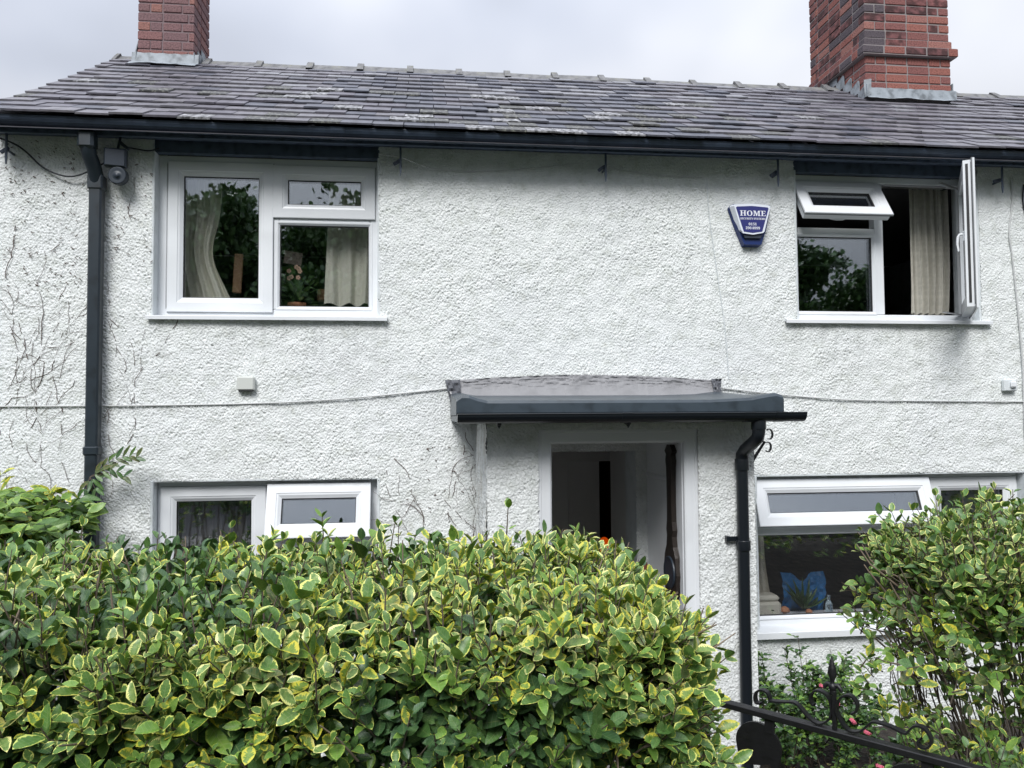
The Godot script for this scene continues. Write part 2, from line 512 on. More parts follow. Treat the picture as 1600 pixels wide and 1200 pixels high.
# one shoot with leaf pairs; pick is called with a 0..1 place along the shoot and gives the cell
func shoot(L: Foliage, W: MB, p: Vector3, dir: Vector3, ln: float, pairs: int, leaf: float, pick: Callable, outer := 1.0, wratio := 0.56) -> void:
	var d := dir.normalized()
	var side := d.cross(Vector3(rnd(-1, 1), rnd(-1, 1), rnd(-1, 1))).normalized()
	var bend := Vector3(rnd(-0.3, 0.3), rnd(0.0, 0.3), rnd(-0.3, 0.3))
	var pts := PackedVector3Array()
	for k in 4:
		var t := k / 3.0
		pts.append(p + (d * t + bend * t * t * 0.5) * ln)
	if W: W.tube(pts, [0.0022, 0.0018, 0.0014, 0.001], 4, false)
	for k in pairs:
		var t := (k + 0.6) / pairs
		var at := p + (d * t + bend * t * t * 0.5) * ln
		var dd := (d + bend * t).normalized()
		side = side.rotated(dd, PI * 0.5 + rnd(-0.25, 0.25))
		var size := leaf * (1.0 - 0.45 * absf(t - 0.45)) * rnd(0.72, 1.2)
		for s in [-1.0, 1.0]:
			if rng.randf() < 0.08: continue
			var open := rnd(0.55, 1.25) * (1.25 - 0.65 * t)
			var out: Vector3 = (dd * cos(open) + side * s * sin(open) + Vector3(0, rnd(-0.28, 0.12), 0)).normalized()
			var nrm := (dd + Vector3(rnd(-0.35, 0.35), 0.55 + rnd(-0.2, 0.3), rnd(-0.1, 0.5))).normalized()
			var sz := size * rnd(0.85, 1.1)
			var br := rnd(0.85, 1.12)
			add_leaf(L, at + out * 0.004, out, nrm, sz, sz * wratio * rnd(0.85, 1.12), pick.call(t, at), Color(br * rnd(0.95, 1.05), br, br * rnd(0.9, 1.05)), outer)


var cam_basis := Basis(Vector3(0.99364597, -0.00627832, 0.1123756), Vector3(0.00149422, 0.99909083, 0.04260611), Vector3(-0.11254093, -0.04216748, 0.99275195))


func _ready() -> void:
	rng.seed = 20240
	var cam := Camera3D.new()
	cam.name = "camera"
	cam.fov = 53.13
	cam.near = 0.05
	cam.far = 600.0
	cam.transform = Transform3D(cam_basis.orthonormalized(), CAM)
	add_child(cam)
	cam.current = true
	var env := Environment.new()
	env.background_mode = Environment.BG_SKY
	env.sky = Sky.new()
	env.sky.sky_material = overcast_sky()
	env.tonemap_mode = Environment.TONE_MAPPER_LINEAR
	env.tonemap_exposure = 2.05
	env.sdfgi_enabled = true; env.ssao_enabled = true; env.ssil_enabled = true
	var we := WorldEnvironment.new()
	we.name = "world_environment"
	we.environment = env
	add_child(we)
	var sun := DirectionalLight3D.new()
	sun.name = "sun"
	sun.light_energy = 0.5
	sun.light_angular_distance = 26.0
	sun.light_color = Color(1.0, 0.995, 0.985)
	sun.shadow_enabled = true
	sun.sky_mode = DirectionalLight3D.SKY_MODE_LIGHT_ONLY
	add_child(sun)
	sun.look_at_from_position(Vector3(-2.6, 8.0, 7.4), Vector3(0, 0, 0))
	make_materials()
	ground()
	house()
	fixtures()
	interiors()
	gate()
	hedge()
	bush()
	small_plants()
	reflected_trees()


func overcast_sky() -> Material:
	var w := 512
	var h := 256
	var im := Image.create(w, h, false, Image.FORMAT_RGBAF)
	var f := FastNoiseLite.new(); f.seed = 4; f.frequency = 1.3; f.fractal_octaves = 5
	for y in h:
		var el := (0.5 - (y + 0.5) / h) * PI
		for x in w:
			var az := (x + 0.5) / w * TAU
			var d := Vector3(cos(el) * sin(az), sin(el), cos(el) * cos(az))
			var up := maxf(d.y, 0.0)
			# clouds on a flat layer overhead
			var q := d / (up + 0.35)
			var n := f.get_noise_3d(q.x * 1.1, q.y * 0.8 + 3.0, q.z * 1.1)
			var b := (0.15 + 0.64 * up) * (1.0 + 0.36 * n)
			var col := Color(0.88, 0.945, 1.10).lerp(Color(0.96, 0.995, 1.08), clampf(0.5 + n * 1.6, 0, 1))
			if d.y < 0.0: b = 0.08
			im.set_pixel(x, y, Color(col.r * b, col.g * b, col.b * b, 1.0))
	var m := PanoramaSkyMaterial.new()
	m.panorama = ImageTexture.create_from_image(im)
	return m


func ground() -> void:
	# one sheet: garden, bank up to the road, verge and field behind the camera
	var mb := MB.new()
	var f := FastNoiseLite.new(); f.seed = 12; f.frequency = 0.9
	var prof := [Vector2(-250, 0), Vector2(-40, 0), Vector2(-4, 0), Vector2(0, 0), Vector2(1.2, 0.03), Vector2(2.2, 0.22), Vector2(2.9, 0.5), Vector2(3.3, 0.59), Vector2(4.3, 0.6), Vector2(4.6, 0.596), Vector2(9.4, 0.596), Vector2(10.2, 0.8), Vector2(12.5, 1.5), Vector2(16, 1.9), Vector2(40, 2.2), Vector2(250, 2.2)]
	var xs := [-250.0, -60.0, -20.0, -10.0, -6.0, -4.0, -2.5, -1.5, -0.5, 0.5, 1.0, 1.5, 2.0, 2.5, 3.0, 3.5, 4.5, 6.0, 10.0, 20.0, 60.0, 250.0]
	for i in prof.size() - 1:
		for j in xs.size() - 1:
			var q := []
			for c in [[i, j], [i + 1, j], [i + 1, j + 1], [i, j + 1]]:
				var p: Vector2 = prof[c[0]]
				var x: float = xs[c[1]]
				q.append(Vector3(x, p.y + (0.03 * f.get_noise_2d(x, p.x) if p.x > 0.1 and p.x < 4.0 else 0.0), p.x))
			mb.quad(q[0], q[1], q[2], q[3])
	structure("ground", mb.mesh(), M.soil)
	mb = MB.new()
	mb.quad(Vector3(-250, 0.602, 9.3), Vector3(250, 0.602, 9.3), Vector3(250, 0.602, 5.0), Vector3(-250, 0.602, 5.0))
	structure("road", mb.mesh(), M.asphalt)
	mb = MB.new()
	mb.box(Vector3(0, 0.61, 4.58), Vector3(400, 0.14, 0.76))
	structure("pavement", mb.mesh(), M.paving)
	mb = MB.new()
	for seg in [[9.4, 0.604, 10.2, 0.806], [10.2, 0.806, 12.5, 1.506], [12.5, 1.506, 16.0, 1.906], [16.0, 1.906, 40.0, 2.206], [40.0, 2.206, 249.0, 2.206]]:
		mb.quad(Vector3(-249, seg[1], seg[0]), Vector3(-249, seg[3], seg[2]), Vector3(249, seg[3], seg[2]), Vector3(249, seg[1], seg[0]))
	var o := structure("grass_bank", mb.mesh(), M.grass)
	o.set_meta("kind", "structure")


# ---------------------------------------------------------------- the cottage
var hole_ul := Rect2(-1.768, 2.864, 1.464, 1.30)
var hole_ur := Rect2(2.640, 2.872, 1.424, 1.30)
var hole_ll := Rect2(-1.752, 0.696, 1.448, 1.104)
var hole_lr := Rect2(2.304, 0.664, 2.080, 1.112)
var hole_inner := Rect2(0.72, -0.2, 0.728, 2.16)


# a roughcast sheet: real lumps on a grid, with openings left out
func rough_sheet(origin: Vector3, ua: Vector3, va: Vector3, W: float, H: float, holes: Array, step: float, amp: float, stain_shade := 0.0) -> ArrayMesh:
	var nu := int(round(W / step)) + 1
	var nv := int(round(H / step)) + 1
	var f1 := FastNoiseLite.new(); f1.seed = 21; f1.noise_type = FastNoiseLite.TYPE_SIMPLEX; f1.frequency = 43.0; f1.fractal_octaves = 2; f1.fractal_gain = 0.55
	var f2 := FastNoiseLite.new(); f2.seed = 22; f2.frequency = 1.1; f2.fractal_octaves = 2
	var f3 := FastNoiseLite.new(); f3.seed = 23; f3.frequency = 7.0; f3.fractal_octaves = 2
	var nn := ua.cross(va).normalized()
	var hgt := PackedFloat32Array(); hgt.resize(nu * nv)
	for j in nv:
		for i in nu:
			var p := origin + ua * (i * step) + va * (j * step)
			var a := f1.get_noise_3d(p.x, p.y * 1.35, p.z)
			var lump := 1.0 - absf(a) * 1.5
			lump = lump * 0.55 + (a + 1.0) * 0.45
			hgt[j * nu + i] = amp * lump * (0.85 + 0.55 * f3.get_noise_3d(p.x, p.y, p.z) + 0.5 * f2.get_noise_3d(p.x + 7.0, p.y, p.z + 3.0)) + 0.008 * f2.get_noise_3d(p.x, p.y, p.z)
	var inside := PackedByteArray(); inside.resize(nu * nv)   # cell removed
	for j in nv - 1:
		for i in nu - 1:
			var cc := Vector2((i + 0.5) * step, (j + 0.5) * step)
			for hh in holes:
				if (hh as Rect2).has_point(cc):
					inside[j * nu + i] = 1
					break
	var v := PackedVector3Array(); v.resize(nu * nv)
	var n := PackedVector3Array(); n.resize(nu * nv)
	var c := PackedColorArray(); c.resize(nu * nv)
	for j in nv:
		for i in nu:
			var k := j * nu + i
			var p := origin + ua * (i * step) + va * (j * step)
			var hx := hgt[j * nu + mini(i + 1, nu - 1)] - hgt[j * nu + maxi(i - 1, 0)]
			var hy := hgt[mini(j + 1, nv - 1) * nu + i] - hgt[maxi(j - 1, 0) * nu + i]
			n[k] = (nn - ua * hx / (2.0 * step) - va * hy / (2.0 * step)).normalized()
			v[k] = p + nn * hgt[k]
			var w := f2.get_noise_3d(p.x * 0.8 + 40, p.y * 0.5, p.z)
			var s := 1.0 + 0.04 * w
			# faint drip marks under the upper sills
			if holes.size() > 3:
				for sl in [[-1.79, -0.25, 2.84], [2.545, 4.125, 2.85]]:
					if p.x > sl[0] and p.x < sl[1] and p.y < sl[2] and p.y > sl[2] - 0.45:
						s *= 1.0 - 0.13 * smoothstep(0.0, 0.5, f2.get_noise_2d(p.x * 11.0, p.y * 0.7)) * (1.0 - (sl[2] - p.y) / 0.45)
			var d := stain_shade * smoothstep(-0.1, 0.35, f3.get_noise_3d(p.x * 0.7, p.y * 0.35, p.z * 2.0))  # patches of dirt, with shade painted into the colour as well
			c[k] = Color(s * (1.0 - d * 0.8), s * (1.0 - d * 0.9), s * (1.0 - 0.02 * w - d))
	var idx := PackedInt32Array()
	for j in nv - 1:
		for i in nu - 1:
			if inside[j * nu + i]: continue
			var a := j * nu + i
			idx.append(a); idx.append(a + nu); idx.append(a + 1)
			idx.append(a + 1); idx.append(a + nu); idx.append(a + nu + 1)
	# ragged rim: points on the edge of an opening are pulled about a little
	for hh in holes:
		var r: Rect2 = hh
		for j in range(maxi(0, int(r.position.y / step) - 2), mini(nv - 1, int(r.end.y / step) + 3)):
			for i in range(maxi(0, int(r.position.x / step) - 2), mini(nu - 1, int(r.end.x / step) + 3)):
				var uu := i * step; var vv := j * step
				var dx := minf(absf(uu - r.position.x), absf(uu - r.end.x))
				var dy := minf(absf(vv - r.position.y), absf(vv - r.end.y))
				if (dx < step * 0.6 and vv > r.position.y - step and vv < r.end.y + step) or (dy < step * 0.6 and uu > r.position.x - step and uu < r.end.x + step):
					var k := j * nu + i
					v[k] += (ua * f1.get_noise_2d(v[k].x * 2.0, v[k].y * 2.0 + 9) + va * f1.get_noise_2d(v[k].x * 2.0 + 5, v[k].y * 2.0)) * 0.008
	var arr := []
	arr.resize(Mesh.ARRAY_MAX)
	arr[Mesh.ARRAY_VERTEX] = v; arr[Mesh.ARRAY_NORMAL] = n; arr[Mesh.ARRAY_COLOR] = c; arr[Mesh.ARRAY_INDEX] = idx
	var m := ArrayMesh.new()
	m.add_surface_from_arrays(Mesh.PRIMITIVE_TRIANGLES, arr)
	return m


func wall_boxes(mb: MB, x0: float, x1: float, y0: float, y1: float, holes: Array, z0: float, z1: float) -> void:
	var xs := [x0, x1]
	var ys := [y0, y1]
	for h in holes:
		for q in [h.position.x, h.end.x]:
			if q > x0 and q < x1: xs.append(q)
		for q in [h.position.y, h.end.y]:
			if q > y0 and q < y1: ys.append(q)
	xs.sort(); ys.sort()
	for i in xs.size() - 1:
		for j in ys.size() - 1:
			if xs[i + 1] - xs[i] < 1e-4 or ys[j + 1] - ys[j] < 1e-4: continue
			var c := Vector2((xs[i] + xs[i + 1]) / 2, (ys[j] + ys[j + 1]) / 2)
			var gone := false
			for h in holes:
				if (h as Rect2).has_point(c): gone = true
			if not gone:
				mb.box(Vector3(c.x, c.y, (z0 + z1) / 2), Vector3(xs[i + 1] - xs[i], ys[j + 1] - ys[j], z1 - z0))


const ROOF := [[0.275, 4.050], [-0.04, 4.236], [-0.56, 4.554], [-1.2, 4.953], [-1.65, 5.235], [-1.93, 5.41]]


func on_roof(s: float) -> Array:   # distance up the slope -> [z, y, dz, dy]
	var left := s
	for k in ROOF.size() - 1:
		var a := Vector2(ROOF[k][0], ROOF[k][1])
		var b := Vector2(ROOF[k + 1][0], ROOF[k + 1][1])
		var l := a.distance_to(b)
		if left <= l or k == ROOF.size() - 2:
			var d := (b - a) / l
			var p := a + d * left
			return [p.x, p.y, d.x, d.y]
		left -= l
	return []


func house() -> void:
	cottage = holder("cottage")
	tag(cottage, "white roughcast two-storey cottage with slate roof, porch and white framed windows", "house")
	var holes := [hole_ul, hole_ur, hole_ll, hole_lr, hole_inner]
	var mb := MB.new()
	wall_boxes(mb, -2.72, 6.0, -0.2, 4.08, holes, -0.28, -0.008)
	mb.box(Vector3(-2.58, 1.94, -2.0), Vector3(0.27, 4.28, 3.44))
	mb.box(Vector3(5.86, 1.94, -2.0), Vector3(0.27, 4.28, 3.44))
	mb.box(Vector3(1.64, 1.94, -3.86), Vector3(8.72, 4.28, 0.28))
	put("inner_wall", mb.mesh(), M.smooth_render, cottage)
	var local := []
	for h in holes:
		local.append(Rect2(h.position - Vector2(-2.72, -0.2), h.size))
	put("front_wall", rough_sheet(Vector3(-2.72, -0.2, 0), Vector3.RIGHT, Vector3.UP, 7.328, 4.256, local, 0.0064, 0.0105), M.rough, cottage)
	put("front_wall", rough_sheet(Vector3(4.608, -0.2, 0), Vector3.RIGHT, Vector3.UP, 1.392, 4.256, [], 0.024, 0.011), M.rough, cottage)
	# gables
	for side in [-1.0, 1.0]:
		mb = MB.new()
		var pl := PackedVector2Array([Vector2(0.0, -0.2), Vector2(0.0, 4.06)])
		for k in range(2, 6): pl.append(Vector2(ROOF[k][0], ROOF[k][1] - 0.06))
		pl.append_array(PackedVector2Array([Vector2(-3.9, 4.1), Vector2(-4.0, -0.2)]))
		var x0: float = -2.745 if side < 0 else 6.0
		mb.prism(pl, 0.0, 0.025, Transform3D(Basis(Vector3(0, 0, 1), Vector3.UP, Vector3(1, 0, 0)), Vector3(x0, 0, 0)))
		put("gable_wall", mb.mesh(), M.rough, cottage)
	roof()
	chimneys()
	eaves()
	windows()
	porch()


func slate_mesh(k: int) -> ArrayMesh:
	# x across, y up the slope, z out of the roof; origin at the middle of the lower edge
	var mb := MB.new()
	var r := RandomNumberGenerator.new(); r.seed = 500 + k
	var w := 0.0993
	var t := 0.010 + r.randf() * 0.003
	var bl := r.randf_range(-0.004, 0.004); var br := r.randf_range(-0.004, 0.004)
	var cut := 0.0 if k % 5 else 0.02
	var pl := PackedVector2Array([Vector2(-w + cut, bl), Vector2(0, (bl + br) / 2 + r.randf_range(-0.003, 0.003)), Vector2(w, br), Vector2(w - r.randf() * 0.002, 0.1), Vector2(w, 0.27), Vector2(-w, 0.27), Vector2(-w + r.randf() * 0.002, 0.1), Vector2(-w, bl + cut)])
	if cut == 0.0: pl.remove_at(7)
	var pf := pl.duplicate()
	for q in pf.size(): pf[q] = Vector2(pl[q].x * 0.994, pl[q].y + (0.0015 if pl[q].y < 0.01 else 0.0))
	mb.prism(pf, 0.0, t, Transform3D.IDENTITY, pl)
	return mb.mesh()


func roof() -> void:
	var rf := holder("roof", cottage)
	# deck beneath the slates, front and back
	var mb := MB.new()
	for k in ROOF.size() - 1:
		var a: Array = ROOF[k]; var b: Array = ROOF[k + 1]
		for q in [[0.012, 1], [0.06, -1]]:
			var dy: float = q[0]
			var p := [Vector3(-2.72, a[1] - dy, a[0] - 0.02), Vector3(6.08, a[1] - dy, a[0] - 0.02), Vector3(6.08, b[1] - dy, b[0] - 0.02), Vector3(-2.72, b[1] - dy, b[0] - 0.02)]
			if q[1] > 0: mb.quad(p[0], p[1], p[2], p[3])
			else: mb.quad(p[3], p[2], p[1], p[0])
		mb.quad(Vector3(-2.72, a[1] - 0.06, a[0] - 0.02), Vector3(-2.72, a[1] - 0.012, a[0] - 0.02), Vector3(-2.72, b[1] - 0.012, b[0] - 0.02), Vector3(-2.72, b[1] - 0.06, b[0] - 0.02))
	put("roof_deck", mb.mesh(), M.underlay, rf)
	mb = MB.new()
	mb.quad(Vector3(6.1, 4.06, -4.15), Vector3(-2.74, 4.06, -4.15), Vector3(-2.74, 5.40, -1.95), Vector3(6.1, 5.40, -1.95))
	mb.quad(Vector3(-2.74, 4.01, -4.15), Vector3(6.1, 4.01, -4.15), Vector3(6.1, 5.34, -1.95), Vector3(-2.74, 5.34, -1.95))
	put("back_slope", mb.mesh(), M.slates[0], rf)
	var meshes := []
	for k in 8: meshes.append(slate_mesh(k))
	var f := FastNoiseLite.new(); f.seed = 31; f.frequency = 0.5
	var stuff := MB.new()
	var gauge := 0.1806
	var parts := 0
	for course in 14:
		var s := course * gauge
		var q := on_roof(s)
		var half := 0.100 if course % 2 else 0.0
		var x := -2.735 - half * 0.0 + (0.0 if course % 2 == 0 else -0.100)
		var col := 0
		while x < 6.0:
			var cx := x + 0.100
			x += 0.200
			col += 1
			if cx < -2.72: cx = -2.735 + 0.06
			var z: float = q[0]
			# under the chimneys there are none
			if cx > -2.44 and cx < -2.08 and z < -1.70: continue
			if cx > 4.22 and cx < 4.86 and z < -1.46: continue
			var d := Vector3(0, q[3], q[2]).normalized()
			var ang := -0.13
			var xa := Vector3(1, rnd(-0.006, 0.006), 0).normalized()
			var ya := d.rotated(Vector3.RIGHT, ang * 0.5)
			ya = (ya + Vector3(rnd(-0.006, 0.006), 0, 0)).normalized()
			var za := xa.cross(ya).normalized()
			xa = ya.cross(za)
			var lift := 0.024 + rnd(0.0, 0.005) + (0.006 if rng.randf() < 0.08 else 0.0)
			if course == 0: lift += 0.004
			var sag := 0.014 * f.get_noise_2d(cx, z) - 0.014 * sin(PI * clampf((cx + 2.7) / 8.7, 0, 1)) * (1.0 - s / 2.6)
			var p := Vector3(cx + rnd(-0.002, 0.002), q[1] + sag, z) + za * lift + ya * rnd(-0.006, 0.004)
			var xf := Transform3D(Basis(xa, ya, za), p)
			if cx < -2.66: xf.basis.x *= 0.5
			var mk := rng.randi() % 8
			var r := rng.randf()
			var band := exp(-pow((cx - 0.9) / 1.7, 2.0))
			var mi := (rng.randi() % 3) * 2
			if rng.randf() < 0.15 + 0.75 * exp(-pow((cx - 0.8) / 1.6, 4.0)): mi += 1  # sky sheen painted by choice: paler lilac slates towards both ends
			if r < 0.03 + 0.16 * band: mi = 6
			elif r < 0.07 + 0.36 * band: mi = 7
			if parts < 300 and cx < 5.0 and course < 10:
				parts += 1
				put("slate_tile", meshes[mk], M.slates[mi], rf, xf)
			else:
				var am: ArrayMesh = meshes[mk]
				var A := am.surface_get_arrays(0)
				var base := stuff.v.size()
				var colr: Color = (M.slates[mi] as StandardMaterial3D).albedo_color.srgb_to_linear()
				if mi >= 6: colr = Color(0.26, 0.26, 0.29) if rng.randf() < 0.6 else Color(0.17, 0.165, 0.19)
				for vv in A[Mesh.ARRAY_VERTEX]: stuff.v.append(xf * vv); stuff.c.append(colr); stuff.uv.append(Vector2.ZERO)
				for vn in A[Mesh.ARRAY_NORMAL]: stuff.n.append(xf.basis * vn)
				for ii in A[Mesh.ARRAY_INDEX]: stuff.idx.append(base + ii)
	var o := put("upper_slates", stuff.mesh(), M.slate_mass, rf)
	o.set_meta("kind", "stuff")
	# ridge tiles: rounded angle tiles, each with a roll at its left end
	mb = MB.new()
	var prof := []
	for k in 9:
		var a := lerpf(-1.0, 1.0, k / 8.0)
		prof.append(Vector2(a * 0.12, -absf(a) * 0.085 + 0.018 * (1.0 - a * a)))
	for sec in [[0.0, 0.45, 0.0], [-0.012, 0.046, 0.022]]:
		for k in 8:
			var up: float = sec[2]
			var a: Vector2 = prof[k]; var b: Vector2 = prof[k + 1]
			var sa := 1.0 + up * 5.0
			mb.quad(Vector3(sec[0], a.y * sa + up, -a.x * sa), Vector3(sec[0], b.y * sa + up, -b.x * sa), Vector3(sec[1], b.y * sa + up, -b.x * sa), Vector3(sec[1], a.y * sa + up, -a.x * sa))
			for e in 2:
				var xx: float = sec[e]
				var p := [Vector3(xx, a.y * sa + up, -a.x * sa), Vector3(xx, b.y * sa + up, -b.x * sa), Vector3(xx, b.y - 0.02, -b.x), Vector3(xx, a.y - 0.02, -a.x)]
				if e: mb.quad(p[0], p[1], p[2], p[3])
				else: mb.quad(p[3], p[2], p[1], p[0])
	var rm := mb.mesh()
	for k in 19:
		var rx := -1.97 + k * 0.455
		if rx + 0.45 > 4.06 and rx < 4.95: 
			if rx < 4.0: pass
			else: continue
		put("ridge_tile", rm, M.ridge, rf, Transform3D(Basis.from_euler(Vector3(rnd(-0.02, 0.02), 0, rnd(-0.012, 0.012))), Vector3(rx, 5.446 + 0.02 * f.get_noise_2d(rx, 9.0), -1.935)))
	put("ridge_tile", rm, M.ridge, rf, Transform3D(Basis.IDENTITY.scaled(Vector3(0.52, 1, 1)), Vector3(-2.74, 5.446, -1.935)))
	put("ridge_tile", rm, M.ridge, rf, Transform3D(Basis.IDENTITY.scaled(Vector3(0.9, 1, 1)), Vector3(4.97, 5.446, -1.935)))


var brick_meshes := {}


func brick_mesh(l: float, d: float, h: float, k: int) -> ArrayMesh:
	var key := "%.2f %.2f %.3f %d" % [l, d, h, k]
	if not brick_meshes.has(key):
		var mb := MB.new()
		mb.box(Vector3.ZERO, Vector3(l, h, d), 0.004 + 0.002 * k)
		brick_meshes[key] = mb.mesh()
	return brick_meshes[key]


func stack(ch: Node3D, x0: float, x1: float, z0: float, z1: float, y0: float, courses: int, dirt: float, grow := 0.0, dark := false) -> void:
	# z0 is the front; bricks round all four sides, the mortar core shows between them
	var mo := MB.new()
	var pitch := 0.083
	mo.box(Vector3((x0 + x1) / 2, y0 + courses * pitch / 2, (z0 + z1) / 2), Vector3(x1 - x0 - 0.014, courses * pitch, z0 - z1 - 0.014))
	put("mortar", mo.mesh(), M.mortar if x0 > 0.0 else M.mortar_pink, ch)
	for c in courses:
		var y := y0 + (c + 0.5) * pitch
		for side in 4:
			var L := (x1 - x0) if side % 2 == 0 else (z0 - z1)
			var t := 0.0
			var first := true
			var odd := (c + (side % 2)) % 2
			# the faces across x own the corners on even courses, the faces across z on odd ones
			var own := (c % 2 == 0) == (side % 2 == 0)
			var from := 0.0 if own else 0.108
			var to := L if own else L - 0.108
			t = from
			while t < to - 0.03:
				var bl := 0.215
				if first and odd == 1: bl = 0.1025
				first = false
				if t + bl > to - 0.04: bl = to - t
				if side == 1 or side == 2 or true:
					var mid := t + bl / 2
					var bl2 := bl - (0.010 if t + bl < to - 0.001 else 0.0)
					mid = t + bl2 / 2
					var p := Vector3.ZERO
					var jig := rnd(-0.0025, 0.0025)
					match side:
						0: p = Vector3(x0 + mid, y, z0 - 0.05 + jig)
						2: p = Vector3(x1 - mid, y, z1 + 0.05 + jig)
						1: p = Vector3(x1 - 0.05 + jig, y, z0 - mid)
						3: p = Vector3(x0 + 0.05 + jig, y, z0 - mid)
					var mi := rng.randi() % 4
					var r := rng.randf()
					if dark: mi = 6 if r < 0.5 else (4 if r < 0.8 else 0)
					elif r < dirt * 0.40: mi = 4 + rng.randi() % 2
					elif r < dirt * 0.40 + soot_at(p, x0, y0): mi = 6
					elif r > 0.93: mi = 7
					var ml := roundf(bl2 * 100.0) / 100.0
					if ml > bl2: ml -= 0.01
					ml = bl2
					var b := Basis.IDENTITY if side % 2 == 0 else Basis(Vector3.UP, PI / 2)
					b = b * Basis.from_euler(Vector3(rnd(-0.012, 0.012), rnd(-0.008, 0.008), rnd(-0.008, 0.008)))
					put("brick", brick_mesh(ml, 0.1 + grow * 2.0, 0.073, rng.randi() % 3), (M.bricks if x0 > 0.0 else M.bricks_mauve)[mi], ch, Transform3D(b, p))
				t += bl + (0.010 if false else 0.0)


# soot gathers on the upper left corner of the big stack
func soot_at(p: Vector3, x0: float, y0: float) -> float:
	if x0 < 0.0: return 0.05
	return 0.02 + 0.55 * exp(-pow((p.x - x0 - 0.05) / 0.16, 2.0)) * smoothstep(-2.2, -1.5, p.z) * smoothstep(5.5, 5.8, p.y)


func chimneys() -> void:
	var ch := holder("chimney", cottage)
	stack(ch, -2.49, -2.015, -1.70, -2.17, 5.345, 14, 0.55)
	var mb := MB.new()
	mb.box(Vector3(-2.2525, 5.16, -1.935), Vector3(0.46, 0.36, 0.46))
	put("chimney_foot", mb.mesh(), M.mortar, ch)
	mb = MB.new()
	# lead apron in front, with a wavy lower edge
	lead_sheet(mb, -2.53, -1.97, -1.688, 5.39, 0.085, 0.11)
	for s in [-1.0, 1.0]:
		for k in 3:
			mb.box(Vector3(-2.2525 + s * 0.243, 5.345 + 0.083 * k * 0.8, -1.74 - 0.11 * k), Vector3(0.008, 0.12, 0.13), 0.002)
	mb.box(Vector3(-2.515, 5.45, -1.80), Vector3(0.01, 0.15, 0.12), 0.002, Basis(Vector3.FORWARD, 0.25))
	put("lead_flashing", mb.mesh(), M.lead, ch)
	ch = holder("chimney", cottage)
	stack(ch, 4.095, 4.955, -1.43, -2.46, 5.225, 4, 0.15)
	stack(ch, 4.05, 5.0, -1.385, -2.505, 5.225 + 4 * 0.083, 1, 1.0, 0.0, true)
	stack(ch, 4.085, 4.965, -1.42, -2.47, 5.225 + 5 * 0.083, 1, 0.9)
	stack(ch, 4.10, 4.95, -1.435, -2.455, 5.225 + 6 * 0.083, 13, 0.8)
	mb = MB.new()
	mb.box(Vector3(4.525, 5.03, -1.945), Vector3(0.84, 0.388, 1.01))
	put("chimney_foot", mb.mesh(), M.mortar, ch)
	mb = MB.new()
	lead_sheet(mb, 4.07, 4.99, -1.418, 5.245, 0.10, 0.05)
	for k in 5:   # stepped flashing up the left side
		var zz := -1.47 - 0.128 * k
		var yy := 5.205 + 0.083 * k
		mb.prism(PackedVector2Array([Vector2(0.075, -0.05), Vector2(0.075, 0.055), Vector2(0.055, 0.075), Vector2(-0.075, 0.03), Vector2(-0.075, -0.05)]), 0.0, 0.006, Transform3D(Basis(Vector3(0, 0, 1), Vector3.UP, Vector3(-1, 0, 0)), Vector3(4.09, yy, zz)))
	mb.prism(PackedVector2Array([Vector2(-0.03, 0), Vector2(0.03, 0), Vector2(0.035, 0.15), Vector2(-0.03, 0.145)]), 0.0, 0.006, Transform3D(Basis(Vector3.UP, -0.35), Vector3(4.10, 5.17, -1.415)))
	mb.box(Vector3(4.965, 5.24, -1.50), Vector3(0.008, 0.16, 0.16), 0.002)
	put("lead_flashing", mb.mesh(), M.lead, ch)


func lead_sheet(mb: MB, x0: float, x1: float, z: float, y: float, drop: float, out: float) -> void:
	var k := 22
	for i in k:
		var a := lerpf(x0, x1, float(i) / k); var b := lerpf(x0, x1, float(i + 1) / k)
		var f := func(x: float, t: float) -> Vector3:
			var wv := 0.003 * sin(x * 23.0) * t + 0.002 * sin(x * 61.0 + t * 3.0)
			if t <= 1.0: return Vector3(x, y - drop * t + (0.003 * sin(x * 60.0) if t == 0.0 else 0.0), z + 0.004 + 0.012 * t + wv * 0.5)
			return Vector3(x, y - drop - (t - 1.0) * out * 0.66 + 0.012 + wv * 0.5, z + 0.016 + (t - 1.0) * out + 0.010 * sin(x * 13.0))
		for seg in [[0.0, 0.5], [0.5, 1.0], [1.0, 1.5], [1.5, 2.0]]:
			mb.quad(f.call(a, seg[1]), f.call(b, seg[1]), f.call(b, seg[0]), f.call(a, seg[0]))


